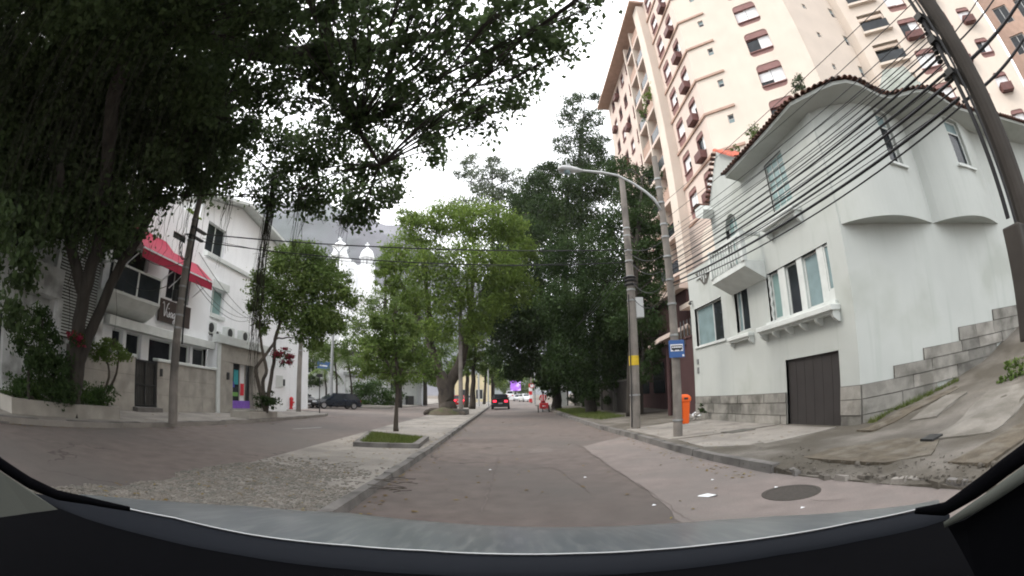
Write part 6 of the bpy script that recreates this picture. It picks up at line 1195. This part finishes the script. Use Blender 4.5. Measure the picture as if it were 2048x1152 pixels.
p = at_z(1001, 819, 0); car('black car driving ahead on the right carriageway with lit red tail lights', (p[0], p[1]+2.2, 0), PI/2, 'carblack', 4.4, 1.84, 1.62, 'suv', 'tail', 'moving_car')
p = at_z(919, 813, 0); car('red car beyond the median tree on the left carriageway', (p[0]-.1, p[1]+2, 0), PI/2, 'carred', 4.0, 1.72, 1.5, 'hatch', 'tail', 'moving_car')
p = at_z(667, 818, 0); car('dark glossy sedan parked at the side street corner behind the thin post', (p[0]-.2, p[1]+1.0, 0), math.radians(222), 'carblue', 4.5, 1.78, 1.42, 'hatch')
p = at_z(594, 816, 0); car('dark grey car standing behind the grey pole and the red hydrant', (p[0]-1.2, p[1]+2.6, 0), math.radians(-38), 'carblack', 4.3, 1.76, 1.5, 'suv')
p = at_d(1020, 800, 112); car('white van far ahead at the junction', (p[0], p[1], 0), PI/2, 'carwhite', 5.2, 1.95, 2.4, 'van', name='moving_van', cat='van')
p = at_d(1036, 800, 105); car('silver car far ahead beside the white van', (p[0], p[1], 0), -PI/2, 'carsilver', 4.3, 1.76, 1.5, 'hatch', name='moving_car')
p = at_d(1051, 800, 92); car('white car far ahead by the banded guard pole', (p[0], p[1], 0), -PI/2+.25, 'carwhite', 4.4, 1.8, 1.6, 'suv', name='moving_car')
p = at_d(940, 800, 84); car('pale yellow car behind the red car on the left carriageway', (p[0]-.3, p[1], 0), PI/2, 'yellowcar' if 'yellowcar' in M else 'carsilver', 4.2, 1.76, 1.5, 'hatch', name='moving_car')
# red cargo tricycle with its rider
p = at_z(1088, 825, 0); T0 = Vector((p[0], p[1]+.6, 0)); tk = empty('cargo_tricycle', T0, 0, 'red cargo tricycle ridden along the right kerb', 'tricycle')
def wheel(x, y, r): q = MB(); q.tube([(x, y+r*math.cos(t), r+r*math.sin(t)) for t in [2*PI*k/20 for k in range(21)]], .028, 6, False); o = q.build('wheel', M['tyre'], tk, local=True); q = MB(); [q.tube([(x, y, r), (x, y+r*math.cos(t), r+r*math.sin(t))], .008, 4) for t in [2*PI*k/8 for k in range(8)]]; q.build('spokes', M['metal'], o, local=True)
wheel(-.46, -.5, .3); wheel(.42, -.5, .3); wheel(0, .75, .3)
q = MB(); q.box(-.34, .34, -.85, -.2, .36, .78); q.build('cargo_box', M['red'], tk, local=True, bevel=.02); q = MB(); q.box(-.14, .02, -.862, -.852, .5, .58).box(.05, .12, -.862, -.852, .52, .56); q.build('box_print', M['signwhite'], tk, local=True)
q = MB(); q.tube([(-.46, -.5, .3), (.42, -.5, .3)], .025, 6).tube([(0, -.2, .5), (0, .3, .55), (0, .62, .95), (0, .75, .3)], .025, 6).tube([(0, .1, .52), (0, .05, .8)], .02, 6).tube([(-.28, .52, 1.02), (0, .62, .97), (.28, .52, 1.02)], .018, 6); q.build('frame', M['red'], tk, local=True); q = MB(); q.lathe((0, .02, .8), [(.06, 0), (.13, .03), (.1, .07)], 10); q.build('saddle', M['black'], tk, local=True)
def person(label, base, rz, joints, edges, cloth, name='person'):
    o = empty(name, base, rz, label, 'person'); me = bpy.data.meshes.new('body'); me.from_pydata([j[0] for j in joints], edges, []); ob = bpy.data.objects.new('body', me); COL.objects.link(ob); ob.parent = o
    sk = ob.modifiers.new('skin', 'SKIN'); ob.modifiers.new('sub', 'SUBSURF').levels = 1; ob.modifiers['sub'].render_levels = 1
    for v, j in zip(me.skin_vertices[0].data, joints): v.radius = (j[1], j[1]); v.use_root = False
    me.skin_vertices[0].data[0].use_root = True; me.materials.append(cloth); return o
skin = mat('skin', (.2, .11, .075), .6, .08, 8)
J = [((0, .02, .92), .14), ((0, .04, 1.12), .13), ((0, .08, 1.34), .16), ((0, .1, 1.46), .06), ((-.19, .1, 1.38), .065), ((-.27, .28, 1.15), .05), ((-.25, .5, 1.05), .038), ((.19, .1, 1.38), .065), ((.27, .28, 1.15), .05), ((.25, .5, 1.05), .038), ((-.11, .06, .88), .1), ((-.13, .42, .78), .075), ((-.12, .36, .4), .055), ((-.12, .45, .34), .04), ((.11, .06, .88), .1), ((.13, .38, .62), .075), ((.12, .3, .26), .055), ((.12, .4, .22), .04)]
E_ = [(0, 1), (1, 2), (2, 3), (2, 4), (4, 5), (5, 6), (2, 7), (7, 8), (8, 9), (0, 10), (10, 11), (11, 12), (12, 13), (0, 14), (14, 15), (15, 16), (16, 17)]
rd_ = person('person in a red vest riding the cargo tricycle away', T0, 0, J, E_, M['red'])
b = MB(); b.lathe((0, .11, 1.46), [(.05, 0), (.055, .05), (.085, .09), (.1, .15), (.095, .21), (.06, .26), (.01, .28)], 12); h_ = b.build('head', skin, rd_, local=True, smooth=True)
b = MB(); b.lathe((0, .095, 1.57), [(.1, 0), (.108, .06), (.1, .12), (.065, .17), (.01, .185)], 12); b.build('hair', M['black'], h_, local=True, smooth=True)
q = MB(); q.box(-.12, -.06, -.09, -.06, .95, 1.4).box(.06, .12, -.09, -.06, .95, 1.4); q.build('vest_stripe', M['signwhite'], rd_, local=True)
for s in (-1, 1):
    for k in range(5): q = MB(); q.tube([(s*.25+(k-2)*.014, .5, 1.05), (s*.25+(k-2)*.017, .56, 1.055), (s*.25+(k-2)*.017, .575, 1.02)], [.011, .01, .007], 5); q.build('finger', skin, rd_, local=True)
# ================================================================== the car the photograph is taken from
ego = empty('dashcam_car', (0, 0, 0), 0, 'grey bonnet, black dashboard and pillars of the car behind whose windscreen we sit', 'car')
bk = [V(at_z(px, py, 1.12)) for px, py in ((150, 996), (250, 1016), (350, 1036), (500, 1069), (700, 1091), (850, 1101), (1000, 1108), (1150, 1107), (1300, 1100), (1430, 1088), (1550, 1073), (1700, 1046), (1830, 1020), (1880, 1008))]
ft = [V(at_z(px, py, 1.0)) for px, py in ((170, 994), (250, 997), (350, 1003), (500, 1012), (700, 1026), (850, 1042), (1000, 1052), (1150, 1054), (1300, 1049), (1430, 1040), (1550, 1032), (1700, 1023), (1820, 1015), (1870, 1006))]
n = len(bk); b = MB(); b.loft([bk, [p.lerp(q, .33)+Vector((0, 0, .012)) for p, q in zip(bk, ft)], [p.lerp(q, .7)+Vector((0, 0, .012)) for p, q in zip(bk, ft)], ft, [p+Vector((p.x*.03, .25, -.25)) for p in ft], [p+Vector((p.x*.03, .25, -.7)) for p in ft]], False); b.build('bonnet', M['bonnet'], ego, smooth=True)
b = MB(); b.tube([p+Vector((0, -.004, .002)) for p in bk], .0022, 5); b.build('cowl_edge', M['lightmetal'], ego)
lo = [V(at_z(px, py, 1.09)) for px, py in ((60, 985), (170, 1030), (300, 1066), (480, 1103), (690, 1130), (850, 1141), (1000, 1146), (1150, 1144), (1300, 1136), (1430, 1122), (1560, 1102), (1720, 1074), (1850, 1046), (1900, 1030))]
b = MB(); b.loft([[p+Vector((0, -.003, -.004)) for p in bk], lo, [p+Vector((0, 0, -.04)) for p in lo]], False); b.build('windscreen_base', mat('windscreen_frit', (.008, .0095, .013), .55, .05, 5, spec=.08), ego, smooth=True)
b = MB(); lo2 = [p+Vector((0, .01, -.012)) for p in lo]; lo2 = [V(-1.75, .55, 1.08)]+lo2+[V(1.75, .5, 1.08)]; b.loft([lo2, [Vector((p.x, p.y*.75, 1.085)) for p in lo2], [Vector((p.x*.98, p.y*.4, 1.075)) for p in lo2], [Vector((p.x*.97, p.y*.1-.05, 1.0)) for p in lo2], [Vector((p.x*.97, -.15, .6)) for p in lo2]], False); b.build('dashboard', M['dash'], ego, smooth=True)
def plate(name, mm, pxs, d, th, parent=ego):
    q = MB(); P_ = [V(O3+ray(*p)*d/1.0) for p in pxs]; c = sum(P_, Vector())/len(P_); q.prism(P_, (c-V(O3)).normalized()*th); return q.build(name, M[mm], parent)
pl_ = plate('pillar_trim', 'pillar', ((-60, 900), (0, 942), (62, 982), (116, 1019), (60, 1026), (-60, 1042)), .95, .03); pl_['label'] = 'pale left pillar foot'
b = MB(); b.tube([V(O3+ray(px, py)*.98) for px, py in ((-70, 860), (0, 927), (60, 966), (115, 990), (175, 1001), (260, 1018))], [.012, .012, .012, .01, .008, .005], 8); b.build('pillar_seal', M['dash'], ego, smooth=True)
q = None  # plate('x', 'pillar', ((-120, 620), (38, 640), (62, 720), (84, 810), (100, 900), (116, 985), (60, 966), (0, 927), (-120, 850)), 1.02, .03); pass
plate('pillar_cover', 'dash', ((1895, 1052), (1930, 1040), (2000, 994), (2110, 915), (2110, 1152), (1950, 1152)), .95, .05)
b = MB(); b.tube([V(O3+ray(px, py)*.93) for px, py in ((1888, 1050), (1950, 1014), (2010, 975), (2090, 915))], [.006, .012, .014, .016], 8); q = b.build('pillar_trim', M['pillar'], ego, smooth=True); q['label'] = 'pale right pillar trim strip'
b = MB(); b.tube([V(O3+ray(px, py)*.95) for px, py in ((1830, 1022), (1890, 1018), (1950, 980), (2010, 935), (2090, 875))], [.006, .014, .018, .019, .02], 8); b.build('pillar_seal', M['windscreen_frit'] if 'windscreen_frit' in M else M['dash'], ego, smooth=True)
# cabin behind the camera, out of the picture: roof, rear wall and floor that shade the dashboard
b = MB(); b.box(-.9, .9, -2.2, -.12, 1.86, 1.9); b.build('roof', M['bonnet'], ego); b = MB(); b.box(-.9, .9, -2.2, -2.15, .5, 1.86); b.build('rear_panel', M['dash'], ego); [MB().box(x_, x_+.03, -2.15, -.15, .5, 1.2).build('door_panel', M['dash'], ego) for x_ in (-.9, .87)]; b = MB(); b.box(-.87, .87, -2.15, -.18, .5, .55); b.build('floor', M['dash'], ego)
# ================================================================== humid air
hz = MB(); hz.box(-900, 900, -60, 1150, -1.05, 420)
vm = bpy.data.materials.new('humid_air'); vm.use_nodes = True; vt = vm.node_tree; vt.nodes.clear(); vo_ = nn(vt, 'ShaderNodeOutputMaterial'); pv = nn(vt, 'ShaderNodeVolumePrincipled'); pv.inputs['Color'].default_value = (.93, .95, 1, 1); pv.inputs['Density'].default_value = .00018; pv.inputs['Anisotropy'].default_value = .2; vt.links.new(pv.outputs[0], vo_.inputs['Volume'])
ho = hz.build('haze', vm if False else M['white']); ho.data.materials[0] = vm; tag(ho, 'humid air paling the far mountain', kind='stuff')
S.cycles.volume_bounces = 1
